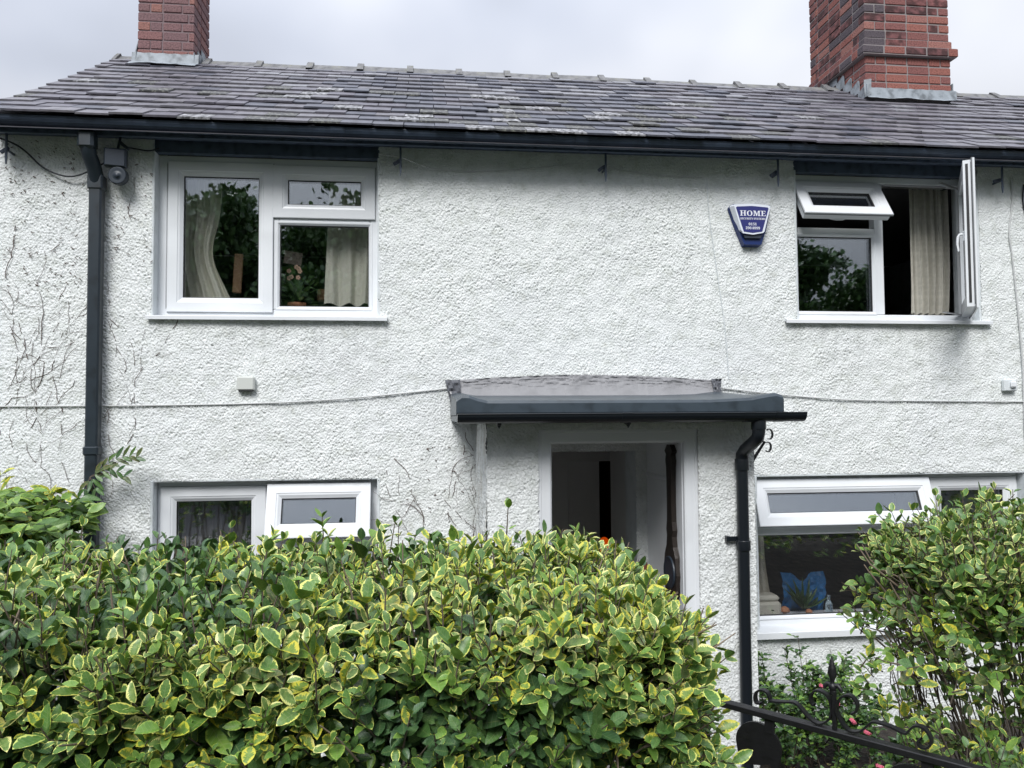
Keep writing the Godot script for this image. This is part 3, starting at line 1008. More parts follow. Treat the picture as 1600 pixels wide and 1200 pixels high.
func eaves() -> void:
	var mb := MB.new()
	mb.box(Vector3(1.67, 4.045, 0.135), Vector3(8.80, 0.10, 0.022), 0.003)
	put("fascia_board", mb.mesh(), M.hazed_board, cottage)
	mb = MB.new()
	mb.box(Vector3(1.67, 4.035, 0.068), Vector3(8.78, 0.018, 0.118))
	put("soffit", mb.mesh(), M.hazed_board, cottage)
	# half-round gutter, open on top
	mb = MB.new()
	for k in 20:
		var xa := lerpf(-2.70, 6.0, k / 20.0); var xb := lerpf(-2.70, 6.0, (k + 1) / 20.0)
		gutter_run(mb, xa, xb, 4.066 - 0.014 * sin(PI * k / 20.0), 0.205, 0.056, 4.066 - 0.014 * sin(PI * (k + 1) / 20.0))
	for x in [-0.6, 1.0, 2.5]:
		gutter_run(mb, x, x + 0.09, 4.067 - 0.014 * sin(PI * (x + 2.7) / 8.7), 0.205, 0.060)
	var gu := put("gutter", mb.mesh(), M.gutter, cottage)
	for x in [-2.62, -0.16, 1.235, 2.475, 4.19]:
		mb = MB.new()
		mb.box(Vector3(x, 3.955, 0.10), Vector3(0.014, 0.20, 0.010), 0.002)
		mb.prism(PackedVector2Array([Vector2(-0.008, 0), Vector2(0.008, 0), Vector2(0.002, -0.05), Vector2(-0.002, -0.05)]), -0.004, 0.004, Transform3D(Basis.IDENTITY, Vector3(x, 3.856, 0.10)))
		mb.box(Vector3(x - 0.022, 3.905, 0.075), Vector3(0.06, 0.022, 0.014), 0.002, Basis(Vector3(0, 0, 1), 0.6 if x < 4 else 0.25))
		mb.box(Vector3(x, 3.90, 0.05), Vector3(0.012, 0.012, 0.10), 0.002)
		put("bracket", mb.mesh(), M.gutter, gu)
	# boards over the upper windows, up to the soffit
	for h in [hole_ul, hole_ur]:
		mb = MB.new()
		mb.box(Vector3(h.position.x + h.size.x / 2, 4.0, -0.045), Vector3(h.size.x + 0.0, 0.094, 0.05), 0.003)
		put("window_head_board", mb.mesh(), M.hazed_board, cottage)
	# square rainwater pipe on the left
	var dp := holder("downpipe", cottage)
	mb = MB.new()
	mb.box(Vector3(-2.085, 1.80, 0.072), Vector3(0.078, 3.92, 0.072), 0.010)
	put("pipe", mb.mesh(), M.pipe_old, dp)
	mb = MB.new()
	mb.tube(PackedVector3Array([Vector3(-2.10, 3.95, 0.183), Vector3(-2.10, 3.91, 0.180), Vector3(-2.098, 3.86, 0.158), Vector3(-2.09, 3.80, 0.11), Vector3(-2.085, 3.72, 0.075)]), [0.046, 0.046, 0.045, 0.045, 0.046], 12)
	put("swan_neck", mb.mesh(), M.pipe_old, dp)
	mb = MB.new()
	mb.box(Vector3(-2.10, 3.945, 0.185), Vector3(0.098, 0.115, 0.092), 0.016)
	put("outlet", mb.mesh(), M.pipe_old, dp)
	for y in [3.71, 2.0]:
		mb = MB.new()
		mb.box(Vector3(-2.085, y, 0.072), Vector3(0.094, 0.10 if y > 3 else 0.06, 0.086), 0.010)
		put("collar", mb.mesh(), M.pipe_old, dp)


func gutter_run(mb: MB, x0: float, x1: float, y: float, z: float, r: float, ye := -1.0) -> void:
	if ye < 0.0: ye = y
	var e0 := Vector3(x0, y, z); var e1 := Vector3(x1, ye, z)
	for k in 10:
		var a := PI * k / 10.0; var b := PI * (k + 1) / 10.0
		for q in [[r, 1], [r - 0.004, -1]]:
			var rr: float = q[0]
			var A := Vector3(0, -sin(a) * rr, cos(a) * rr); var B := Vector3(0, -sin(b) * rr, cos(b) * rr)
			if q[1] > 0: mb.quad(e0 + A, e0 + B, e1 + B, e1 + A)
			else: mb.quad(e1 + A, e1 + B, e0 + B, e0 + A)
		for e in [e0, e1]:
			mb.tri(e, e + Vector3(0, -sin(a) * r, cos(a) * r), e + Vector3(0, -sin(b) * r, cos(b) * r))
	for zz in [r - 0.002, -r + 0.002]:
		mb.tube(PackedVector3Array([e0 + Vector3(0, 0, zz), e1 + Vector3(0, 0, zz)]), 0.0042, 6)


# -- windows: window > frame, sash, pane, sill, handle
const SASH := [Vector2(0, -0.052), Vector2(0, 0.000), Vector2(-0.010, 0.002), Vector2(-0.010, 0.014), Vector2(-0.006, 0.017), Vector2(0.052, 0.017), Vector2(0.056, 0.013), Vector2(0.066, 0.011), Vector2(0.080, 0.001), Vector2(0.086, -0.003), Vector2(0.087, -0.018), Vector2(0.087, -0.052), Vector2(0.0, -0.052)]
const BEAD := [Vector2(0, 0.0), Vector2(0.004, 0.004), Vector2(0.014, 0.003), Vector2(0.026, -0.010), Vector2(0.027, -0.035)]


func pane_mesh(x0: float, y0: float, x1: float, y1: float, z: float) -> ArrayMesh:
	var mb := MB.new()
	mb.box(Vector3((x0 + x1) / 2, (y0 + y1) / 2, z), Vector3(x1 - x0, y1 - y0, 0.004))
	mb.box(Vector3((x0 + x1) / 2, (y0 + y1) / 2, z - 0.018), Vector3(x1 - x0, y1 - y0, 0.004))
	return mb.mesh()


func sash(win: Node3D, x0: float, y0: float, x1: float, y1: float, xf: Transform3D) -> void:
	# drawn round the origin of xf; rectangle in the sash's own plane, z=0 is the frame's face
	var mb := MB.new()
	mb.ring(x0, y0, x1, y1, SASH)
	put("sash", mb.mesh(), M.upvc, win, xf)
	mb = MB.new()
	mb.ring(x0 - 0.0125, y0 - 0.0125, x1 + 0.0125, y1 + 0.0125, [Vector2(0, -0.004), Vector2(0, 0.0035), Vector2(0.01, 0.0035)])  # dark ring drawn as the shadow gap round the sash
	put("gap_shade", mb.mesh(), M.gap_shade, win, xf)
	mb = MB.new()
	mb.ring(x0 + 0.0855, y0 + 0.0855, x1 - 0.0855, y1 - 0.0855, [Vector2(0, -0.006), Vector2(0.005, -0.009), Vector2(0.005, -0.03)])
	put("gasket", mb.mesh(), M.gasket, win, xf)
	put("pane", pane_mesh(x0 + 0.08, y0 + 0.08, x1 - 0.08, y1 - 0.08, -0.016), M.glass, win, xf)


func fixed_light(win: Node3D, x0: float, y0: float, x1: float, y1: float, z: float) -> void:
	var xf := Transform3D(Basis.IDENTITY, Vector3(0, 0, z))
	var mb := MB.new()
	mb.ring(x0, y0, x1, y1, BEAD)
	put("bead", mb.mesh(), M.upvc, win, xf)
	mb = MB.new()
	mb.ring(x0 + 0.0265, y0 + 0.0265, x1 - 0.0265, y1 - 0.0265, [Vector2(0, -0.012), Vector2(0.004, -0.014), Vector2(0.004, -0.032)])
	put("gasket", mb.mesh(), M.gasket, win, xf)
	put("pane", pane_mesh(x0 + 0.02, y0 + 0.02, x1 - 0.02, y1 - 0.02, -0.022), M.glass, win, xf)


func frame_bars(win: Node3D, x0: float, y0: float, x1: float, y1: float, w: float, z: float, bars: Array) -> void:
	var mb := MB.new()
	mb.ring(x0, y0, x1, y1, [Vector2(0, z - 0.07), Vector2(0, z - 0.002), Vector2(0.002, z), Vector2(w - 0.006, z), Vector2(w, z - 0.006), Vector2(w, z - 0.07), Vector2(0, z - 0.07)])
	for b in bars:   # [x0, y0, x1, y1]
		mb.box(Vector3((b[0] + b[2]) / 2, (b[1] + b[3]) / 2, z - 0.035), Vector3(b[2] - b[0], b[3] - b[1], 0.069), 0.004)
	put("frame", mb.mesh(), M.upvc, win)


func sill(win: Node3D, x0: float, x1: float, y: float, z1: float, h := 0.026) -> void:
	var mb := MB.new()
	mb.prism(PackedVector2Array([Vector2(-0.13, 0.0), Vector2(-0.13, 0.016), Vector2(z1 - 0.004, 0.0), Vector2(z1, -0.004), Vector2(z1, -h), Vector2(z1 - 0.010, -h), Vector2(z1 - 0.012, -h + 0.012), Vector2(-0.13, -h + 0.012)]), x0, x1, Transform3D(Basis(Vector3(0, 0, 1), Vector3.UP, Vector3(-1, 0, 0)), Vector3(0, y, 0)).translated(Vector3.ZERO) * Transform3D(Basis.IDENTITY, Vector3(0, 0, -(x0 + x1))))
	put("sill", mb.mesh(), M.upvc, win)


func handle(win: Node3D, xf: Transform3D) -> void:
	var mb := MB.new()
	mb.box(Vector3(0, 0, 0.008), Vector3(0.028, 0.07, 0.016), 0.004)
	mb.tube(PackedVector3Array([Vector3(0, 0.012, 0.01), Vector3(0, 0.012, 0.035), Vector3(0, -0.005, 0.046), Vector3(0, -0.05, 0.050), Vector3(0, -0.10, 0.044)]), [0.009, 0.009, 0.009, 0.008, 0.006], 8)
	put("handle", mb.mesh(), M.upvc, win, xf)


func reveal(h: Rect2, head: bool) -> void:
	# smooth painted jambs lining an opening
	var mb := MB.new()
	for x in [h.position.x, h.end.x]:
		var s := 1.0 if x == h.position.x else -1.0
		mb = MB.new()
		mb.box(Vector3(x + s * 0.003, h.position.y + (h.size.y if not head else 1.09) / 2, -0.10), Vector3(0.02, h.size.y if not head else 1.09, 0.214), 0.004)
		put("window_reveal", mb.mesh(), M.smooth_render, cottage)
	if not head:
		mb = MB.new()
		mb.box(Vector3(h.get_center().x, h.end.y - 0.003, -0.10), Vector3(h.size.x, 0.02, 0.206), 0.004)
		put("window_reveal", mb.mesh(), M.smooth_render, cottage)


func windows() -> void:
	var Z := -0.08
	var at := Transform3D(Basis.IDENTITY, Vector3(0, 0, Z))
	# upper left
	reveal(hole_ul, true)
	var w := holder("window", cottage)
	frame_bars(w, -1.757, 2.872, -0.315, 3.953, 0.056, Z, [[-1.026, 2.93, -0.978, 3.896], [-0.977, 3.515, -0.372, 3.560]])
	sash(w, -1.684, 2.915, -1.024, 3.905, at)
	sash(w, -1.008, 3.558, -0.347, 3.898, at)
	fixed_light(w, -0.999, 2.924, -0.355, 3.530, Z)
	sill(w, -1.79, -0.25, 2.868, 0.045)
	w.set_meta("label", "closed three-light window with pale curtains behind the glass")
	# upper right: vent tilted out, right casement swung wide open
	reveal(hole_ur, true)
	w = holder("window", cottage)
	frame_bars(w, 2.652, 2.880, 4.052, 3.953, 0.05, Z, [[3.297, 2.932, 3.366, 3.90], [2.704, 3.515, 3.296, 3.566]])
	fixed_light(w, 2.660, 2.926, 3.303, 3.527, Z)
	sash(w, -0.318, -0.315, 0.324, 0.0, Transform3D(Basis(Vector3.RIGHT, -deg_to_rad(33.0)), Vector3(2.985, 3.885, Z + 0.02)))
	handle(w, Transform3D(Basis(Vector3.RIGHT, -deg_to_rad(33.0)) * Basis(Vector3.UP, PI) * Basis(Vector3(0, 0, 1), PI / 2), Vector3(2.985, 3.885, Z + 0.02)) * Transform3D(Basis.IDENTITY, Vector3(0, 0, 0)).translated_local(Vector3(-0.27, 0.02, 0.045)))
	# hinge stile at the right, leading edge towards the road
	var cx := Transform3D(Basis(Vector3.UP, deg_to_rad(56.0)), Vector3(4.02, 0, Z + 0.02))
	sash(w, -0.665, 2.915, 0.0, 3.905, cx)
	var lk := MB.new()
	lk.box(Vector3(-0.6655, 3.41, -0.030), Vector3(0.003, 0.94, 0.016))
	lk.box(Vector3(-0.6655, 3.41, -0.004), Vector3(0.004, 0.96, 0.006))
	put("lock_strip", lk.mesh(), M.gasket, w, cx)
	handle(w, cx * Transform3D(Basis(Vector3.UP, PI), Vector3(-0.625, 3.40, -0.045)))
	var mb := MB.new()
	for yy in [2.935, 3.885]:
		mb.box(Vector3(3.86, yy, Z + 0.06), Vector3(0.30, 0.006, 0.018), 0.001, Basis(Vector3.UP, deg_to_rad(30)))
	mb.box(Vector3(3.63, 3.893, Z - 0.03), Vector3(0.50, 0.008, 0.05))
	put("friction_stay", mb.mesh(), M.metal, w)
	sill(w, 2.545, 4.125, 2.876, 0.045)
	w.set_meta("label", "window with tilted top vent and casement swung wide open")
	# lower left, half hidden by the hedge
	reveal(hole_ll, false)
	w = holder("window", cottage)
	frame_bars(w, -1.737, 0.72, -0.317, 1.788, 0.052, Z, [[-1.060, 0.76, -1.030, 1.71], [-1.03, 1.35, -0.36, 1.40]])
	sash(w, -1.707, 0.75, -1.058, 1.742, at)
	sash(w, -0.327, -0.34, 0.327, 0.0, Transform3D(Basis(Vector3.RIGHT, -deg_to_rad(17.0)), Vector3(-0.697, 1.752, Z + 0.035)))
	fixed_light(w, -1.045, 0.765, -0.362, 1.365, Z)
	sill(w, -1.79, -0.27, 0.715, 0.045)
	w.set_meta("label", "window half hidden by the hedge with its small top vent ajar")
	# lower right
	reveal(hole_lr, false)
	w = holder("window", cottage)
	frame_bars(w, 2.314, 0.70, 4.374, 1.770, 0.045, Z, [[3.64, 0.74, 3.685, 1.72], [2.35, 1.348, 3.64, 1.398]])
	fixed_light(w, 2.330, 0.745, 3.655, 1.366, Z)
	sash(w, -0.66, -0.315, 0.655, 0.0, Transform3D(Basis(Vector3.RIGHT, -deg_to_rad(19.0)), Vector3(2.978, 1.728, Z + 0.03)))
	sash(w, 3.680, 0.742, 4.345, 1.722, at)
	sill(w, 2.20, 4.43, 0.695, 0.06, 0.045)
	w.set_meta("label", "wide window with long top vent ajar behind the twiggy bush")


func porch() -> void:
	var po := holder("porch", cottage)
	var hole := Rect2(0.648, -0.2, 0.952, 2.32)
	var mb := MB.new()
	wall_boxes(mb, 0.36, 1.935, -0.2, 2.17, [hole], 0.68, 0.792)
	mb.box(Vector3(0.42, 0.985, 0.33), Vector3(0.11, 2.37, 0.69))
	mb.box(Vector3(1.875, 0.985, 0.33), Vector3(0.11, 2.37, 0.69))
	mb.box(Vector3(1.147, 2.155, 0.34), Vector3(1.36, 0.03, 0.67))
	put("inner_wall", mb.mesh(), M.plaster, po)
	put("wall", rough_sheet(Vector3(0.352, -0.2, 0.80), Vector3.RIGHT, Vector3.UP, 1.592, 2.368, [Rect2(hole.position - Vector2(0.352, -0.2), hole.size)], 0.008, 0.011), M.rough, po)
	put("wall", rough_sheet(Vector3(0.356, -0.2, -0.01), Vector3(0, 0, 1), Vector3.UP, 0.81, 2.368, [], 0.0075, 0.018, 0.28), M.rough, po)  # dirt plus painted shade tones this side face down
	put("wall", rough_sheet(Vector3(1.940, -0.2, 0.80), Vector3(0, 0, -1), Vector3.UP, 0.81, 2.368, [], 0.009, 0.011), M.rough, po)
	# door frame with a keep in the left jamb
	mb = MB.new()
	mb.ring(0.645, -0.3, 1.603, 2.125, [Vector2(0, 0.72), Vector2(0, 0.792), Vector2(0.004, 0.797), Vector2(0.020, 0.797), Vector2(0.023, 0.793), Vector2(0.074, 0.793), Vector2(0.082, 0.785), Vector2(0.084, 0.76), Vector2(0.088, 0.756), Vector2(0.088, 0.70), Vector2(0.0, 0.70)])
	var df := put("door_frame", mb.mesh(), M.upvc, po)
	mb = MB.new()
	mb.box(Vector3(0.734, 1.80, 0.728), Vector3(0.004, 0.20, 0.022), 0.001)
	mb.box(Vector3(0.736, 1.80, 0.728), Vector3(0.008, 0.05, 0.018), 0.001)
	put("strike_plate", mb.mesh(), M.metal, df)
	# door leaf, open inwards
	mb = MB.new()
	mb.box(Vector3(1.545, 1.065, 0.30), Vector3(0.045, 1.93, 0.79), 0.004)
	var dr := put("door", mb.mesh(), M.upvc, po)
	mb = MB.new()
	for y in [0.55, 1.45]:
		mb.ring(-0.30, -0.36, 0.30, 0.36, [Vector2(0, 0.0), Vector2(0.0, 0.006), Vector2(0.02, 0.009), Vector2(0.03, 0.0)])
		break
	put("door_moulding", mb.mesh(), M.upvc, dr, Transform3D(Basis(Vector3.UP, -PI / 2), Vector3(1.522, 1.45, 0.27)))
	# glass-fibre roof with rolled edge, upturned ends
	mb = MB.new()
	var prof := [Vector2(1.0, 2.208), Vector2(1.006, 2.222), Vector2(1.006, 2.272), Vector2(0.998, 2.287), Vector2(0.975, 2.292), Vector2(0.94, 2.286), Vector2(0.6, 2.305), Vector2(0.3, 2.325), Vector2(0.0, 2.345)]
	var xs := [0.170, 0.174, 0.20, 0.24, 0.285, 0.34, 0.6, 1.1, 1.6, 1.85, 1.90, 1.95, 2.0, 2.03, 2.04]
	var lift := func(x: float) -> float:
		return 0.030 * smoothstep(0.33, 0.23, x) + 0.036 * smoothstep(1.75, 2.02, x) - 0.02 * smoothstep(0.19, 0.170, x) - 0.02 * smoothstep(2.02, 2.04, x)
	for i in xs.size() - 1:
		for k in prof.size() - 1:
			var q := []
			for c in [[i, k], [i + 1, k], [i + 1, k + 1], [i, k + 1]]:
				var p: Vector2 = prof[c[1]]
				var x: float = xs[c[0]]
				var li: float = lift.call(x) * clampf((p.y - 2.222) / 0.05, 0, 1) * (1.0 if p.x > 0.9 else 0.6)
				q.append(Vector3(x, p.y + li, p.x))
			mb.quad(q[0], q[1], q[2], q[3])
	for x in [0.170, 2.04]:
		var pl := PackedVector2Array()
		for p in prof: pl.append(p + Vector2(0, lift.call(x) * clampf((p.y - 2.222) / 0.05, 0, 1)))
		pl.append(Vector2(0.0, 2.208))
		mb.prism(pl, -0.001, 0.001, Transform3D(Basis(Vector3(0, 0, 1), Vector3.UP, Vector3(-1, 0, 0)), Vector3(x, 0, 0)))
	mb.box(Vector3(1.105, 2.188, 0.50), Vector3(1.86, 0.034, 0.99))
	put("canopy", mb.mesh(), M.grp, po)
	mb = MB.new()
	mb.box(Vector3(1.105, 2.186, 0.985), Vector3(1.80, 0.05, 0.018), 0.002)
	put("fascia_board", mb.mesh(), M.upvc, po)
	# self-adhesive flashing, crumpled at the ends
	flashband(po)
	# small gutter and black round pipe
	mb = MB.new()
	gutter_run(mb, 0.172, 2.13, 2.212, 1.055, 0.050)
	for x in [1.10, 1.80, 1.98]:
		gutter_run(mb, x - 0.03, x + 0.03, 2.213, 1.055, 0.053)
	var gu := put("gutter", mb.mesh(), M.black_plastic, po)
	for x in [0.40, 1.12, 1.86]:
		mb = MB.new()
		mb.box(Vector3(x, 2.166, 1.02), Vector3(0.022, 0.03, 0.07), 0.004)
		mb.prism(PackedVector2Array([Vector2(-0.012, 0), Vector2(0.012, 0), Vector2(0, -0.022)]), -0.006, 0.006, Transform3D(Basis.IDENTITY, Vector3(x, 2.154, 1.03)))
		put("bracket", mb.mesh(), M.black_plastic, gu)
	var dp := holder("downpipe", po)
	mb = MB.new()
	mb.tube(PackedVector3Array([Vector3(1.845, 1.93, 0.862), Vector3(1.845, 1.4, 0.862), Vector3(1.845, 0.6, 0.862), Vector3(1.845, -0.1, 0.862)]), 0.034, 20)
	put("pipe", mb.mesh(), M.black_plastic, dp)
	mb = MB.new()
	mb.tube(PackedVector3Array([Vector3(1.872, 2.18, 1.04), Vector3(1.872, 2.10, 1.04), Vector3(1.870, 2.07, 1.03), Vector3(1.862, 2.035, 0.97), Vector3(1.852, 2.0, 0.90), Vector3(1.846, 1.97, 0.868), Vector3(1.845, 1.90, 0.862)]), [0.038, 0.036, 0.036, 0.036, 0.036, 0.037, 0.040], 18)
	put("swan_neck", mb.mesh(), M.black_plastic, dp)
	for q in [[Vector3(1.872, 2.145, 1.04), 0.03], [Vector3(1.845, 1.91, 0.862), 0.035], [Vector3(1.845, 1.44, 0.862), 0.03]]:
		mb = MB.new()
		mb.lathe([Vector2(0.036, -q[1]), Vector2(0.041, -q[1] + 0.004), Vector2(0.041, q[1] - 0.004), Vector2(0.036, q[1])], 20, Transform3D(Basis.IDENTITY, q[0]))
		put("collar", mb.mesh(), M.black_plastic, dp)
	mb = MB.new()
	mb.box(Vector3(1.80, 1.475, 0.835), Vector3(0.09, 0.028, 0.012), 0.003)
	mb.box(Vector3(1.762, 1.475, 0.82), Vector3(0.02, 0.032, 0.05), 0.003)
	put("pipe_clip", mb.mesh(), M.black_plastic, dp)
	# doorstep and porch floor
	mb = MB.new()
	mb.box(Vector3(1.12, 0.03, 0.45), Vector3(0.98, 0.10, 0.9), 0.004)
	put("doorstep", mb.mesh(), M.paving, po)


func flashband(po: Node3D) -> void:
	var f := FastNoiseLite.new(); f.seed = 44; f.frequency = 9.0
	var mb := MB.new()
	var nx := 180
	var ny := 16
	var pos := func(i: int, j: int) -> Vector3:
		var t := float(i) / nx
		var u := float(j) / ny
		var x := lerpf(0.205, 2.012, t)
		var top := 2.447 + 0.036 * sin(PI * clampf(t * 1.02, 0, 1)) + 0.004 * f.get_noise_2d(x * 3.0, 1.0)
		var bot := 2.315 + 0.014 * t
		var y := lerpf(bot, top, u)
		var z := 0.014 + 0.085 * (1.0 - u) * (1.0 - u) + 0.010 * f.get_noise_2d(x * 0.9, u * 0.7) * u + 0.006 * maxf(0.0, f.get_noise_2d(x * 0.5 + 7, u * 3.5)) * smoothstep(0.5, 0.8, u)
		z += (0.004 if x > 0.92 + 0.10 * u else 0.0) + (0.004 if x > 1.52 else 0.0) + 0.007 * pow(1.0 - absf(f.get_noise_2d(x * 0.35 + 3.0, u * 1.6)), 9.0) * smoothstep(0.35, 0.75, u)
		return Vector3(x, y, z)
	for i in nx:
		for j in ny:
			mb.quad(pos.call(i, j), pos.call(i + 1, j), pos.call(i + 1, j + 1), pos.call(i, j + 1))
	var fl := put("flashing", mb.mesh(), M.flashband, po)
	for e in [[0.132, 0.235, 2.275, 2.448], [1.985, 2.056, 2.318, 2.455]]:
		mb = MB.new()
		var k := 7
		for i in k:
			for j in 9:
				var q := []
				for c in [[i, j], [i + 1, j], [i + 1, j + 1], [i, j + 1]]:
					var tx: float = c[0] / float(k); var ty: float = c[1] / 9.0
					var x := lerpf(e[0] + (0.04 * (1.0 - ty) if e[0] < 1 else 0.0), e[1] - (0.03 * (1.0 - ty) if e[0] > 1 else 0.0), tx)
					q.append(Vector3(x, lerpf(e[2], e[3], ty), 0.034 + 0.075 * (1.0 - ty) + 0.040 * f.get_noise_2d(x * 4.0, ty * 1.3 + e[0])))
				mb.quad(q[0], q[1], q[2], q[3])
		put("crumpled_end", mb.mesh(), M.flashband_dark, fl)


# ---------------------------------------------------------------- things fixed to the wall
func text(called: String, s: String, h: float, width: float, at: Vector3, parent: Node, m: Material, serif := true) -> void:
	var tm := TextMesh.new()
	var fo := SystemFont.new()
	fo.font_names = PackedStringArray(["Droid Serif" if serif else "Droid Sans"])
	fo.font_weight = 700
	tm.font = fo
	tm.text = s
	tm.font_size = 64
	tm.depth = 0.0012
	tm.pixel_size = 0.001
	var bb := tm.get_aabb()
	var sx := width / maxf(bb.size.x, 0.001)
	var sy := h / maxf(bb.size.y, 0.001)
	var o := put(called, tm, m, parent, Transform3D(Basis.from_scale(Vector3(sx, sy, 1.0)), at - Vector3(bb.get_center().x * sx, bb.get_center().y * sy, 0)))
	o.set_meta("label", "lettering reading " + s)


func scaled(p: Array, k := 1.0) -> PackedVector2Array:
	var o := PackedVector2Array()
	for q in p: o.append(Vector2(q[0], q[1]) * k)
	return o


func rope(called: String, pts: Array, r: float, m: Material, label: String, smooth := true) -> void:
	var c := Curve3D.new()
	for k in pts.size():
		var a: Vector3 = pts[maxi(k - 1, 0)]; var b: Vector3 = pts[mini(k + 1, pts.size() - 1)]
		var t := (b - a) / 6.0 if smooth else Vector3.ZERO
		c.add_point(pts[k], -t, t)
	c.bake_interval = 0.03
	var mb := MB.new()
	mb.tube(c.get_baked_points(), r, 6)
	tag(put(called, mb.mesh(), m), label, "cable")


func fixtures() -> void:
	# alarm bell box
	var a := holder("alarm_box", self, Vector3(2.3, 3.55, 0.012))
	tag(a, "blue and white burglar alarm box reading HOME SECURITY SYSTEMS on the wall", "alarm box")
	var base_f := scaled([[-0.150, 0.120], [-0.138, 0.134], [0.128, 0.134], [0.134, 0.120], [0.098, -0.045], [0.060, -0.150], [-0.066, -0.150], [-0.108, -0.04]])
	var mb := MB.new()
	mb.prism(base_f, 0.0, 0.045, Transform3D.IDENTITY, scaled([[-0.166, 0.112], [-0.145, 0.138], [0.139, 0.141], [0.145, 0.12], [0.106, -0.046], [0.056, -0.160], [-0.066, -0.160], [-0.116, -0.036]]))
	put("base", mb.mesh(), M.alarm_base, a)
	mb = MB.new()
	var front := scaled([[-0.1464, 0.1150], [-0.138, 0.1248], [-0.0146, 0.1332], [0.113, 0.1232], [0.121, 0.1150], [0.073, -0.0625], [0.0622, -0.0729], [-0.012, -0.0864], [-0.0855, -0.0777], [-0.0956, -0.0575]])
	var back := PackedVector2Array()
	for p in front: back.append(Vector2(p.x * 1.10 - 0.002, p.y * 1.02 + 0.002) if p.y > -0.04 else Vector2(p.x * 1.12, -0.046))
	mb.prism(front, 0.030, 0.074, Transform3D.IDENTITY, back)
	put("cover", mb.mesh(), M.alarm_white, a)
	mb = MB.new()
	mb.prism(scaled([[-0.1335, 0.1035], [-0.125, 0.1100], [-0.0158, 0.1166], [0.098, 0.1085], [0.1056, 0.1010], [0.0562, -0.0633], [-0.0126, -0.0745], [-0.0792, -0.0662]]), 0.072, 0.0755)
	put("panel", mb.mesh(), M.alarm_panel, a)
	text("lettering", "HOME", 0.038, 0.188, Vector3(-0.011, 0.064, 0.0762), a, M.letter)
	text("lettering", "SECURITY SYSTEMS", 0.0135, 0.182, Vector3(-0.012, 0.026, 0.0762), a, M.letter)
	text("lettering", "0151", 0.019, 0.058, Vector3(-0.014, -0.012, 0.0762), a, M.letter)
	text("lettering", "290 8999", 0.019, 0.104, Vector3(-0.013, -0.040, 0.0762), a, M.letter)
	mb = MB.new()
	mb.prism(scaled([[-0.075, -0.088], [0.058, -0.088], [0.048, -0.108], [-0.064, -0.108]]), 0.044, 0.062)
	put("strobe_lens", mb.mesh(), M.device_face, a)
	# security light with a round camera below it
	var s := holder("security_light", self, Vector3(-1.955, 3.86, 0.02))
	tag(s, "black square security light with round camera head, hung under the eaves", "security light")
	mb = MB.new()
	mb.box(Vector3(0.0, 0.0, 0.10), Vector3(0.132, 0.118, 0.045), 0.006, Basis.from_euler(Vector3(0.10, 0.12, -0.03)))
	put("lamp_housing", mb.mesh(), M.device, s)
	mb = MB.new()
	mb.box(Vector3(0.002, -0.002, 0.124), Vector3(0.116, 0.102, 0.006), 0.002, Basis.from_euler(Vector3(0.10, 0.12, -0.03)))
	put("lamp_face", mb.mesh(), M.device_face, s)
	mb = MB.new()
	mb.tube(PackedVector3Array([Vector3(0.0, 0.17, 0.03), Vector3(0.005, 0.12, 0.06), Vector3(0.005, 0.05, 0.09)]), 0.008, 8)
	mb.box(Vector3(0.035, 0.095, 0.06), Vector3(0.07, 0.02, 0.02), 0.003, Basis(Vector3(0, 0, 1), -0.7))
	put("bracket", mb.mesh(), M.device, s)
	mb = MB.new()
	mb.lathe([Vector2(0.0, 0.055), Vector2(0.014, 0.055), Vector2(0.018, 0.050), Vector2(0.034, 0.046), Vector2(0.050, 0.052), Vector2(0.056, 0.046), Vector2(0.056, 0.0), Vector2(0.0, -0.01)].map(func(p): return Vector2(p.x, -p.y + 0.05)), 28, Transform3D(Basis(Vector3.RIGHT, -PI / 2 + 0.05), Vector3(0.012, -0.112, 0.11)))
	put("camera_head", mb.mesh(), M.device, s)
	mb = MB.new()
	mb.lathe([Vector2(0.016, 0.0), Vector2(0.012, 0.006), Vector2(0.0, 0.008)], 16, Transform3D(Basis(Vector3.RIGHT, PI / 2), Vector3(0.012, -0.112, 0.113)))
	put("lens", mb.mesh(), M.glass_black if M.has("glass_black") else M.device_face, s)
	# vent cover
	var vc := holder("vent_cover", self, Vector3(-1.160, 2.425, 0.008))
	tag(vc, "small beige plastic vent cover on the wall below the upper left window", "vent cover")
	mb = MB.new()
	mb.box(Vector3(0, 0, 0.02), Vector3(0.112, 0.094, 0.045), 0.010)
	put("cover", mb.mesh(), M.vent_cover, vc)
	mb = MB.new()
	mb.box(Vector3(0.002, -0.046, 0.026), Vector3(0.094, 0.010, 0.026), 0.002)
	put("grille", mb.mesh(), M.gasket, vc)
	# phone socket on the right
	var jb := holder("junction_box", self, Vector3(4.25, 2.405, 0.008))
	tag(jb, "small white cable junction box at the right edge of the wall", "junction box")
	mb = MB.new()
	mb.box(Vector3(0, 0, 0.018), Vector3(0.10, 0.085, 0.036), 0.006)
	put("back_plate", mb.mesh(), M.smooth_render, jb)
	mb = MB.new()
	mb.box(Vector3(0.012, 0.005, 0.046), Vector3(0.045, 0.05, 0.026), 0.010)
	put("cap", mb.mesh(), M.upvc, jb)
	# cables
	var z := 0.017
	rope("wall_cable", [Vector3(-2.72, 2.283, z), Vector3(-2.2, 2.284, z), Vector3(-1.5, 2.288, z), Vector3(-0.9, 2.302, z), Vector3(-0.4, 2.335, z), Vector3(0.15, 2.390, z)], 0.0050, M.cable_white, "white cable clipped along the wall left of the porch roof")
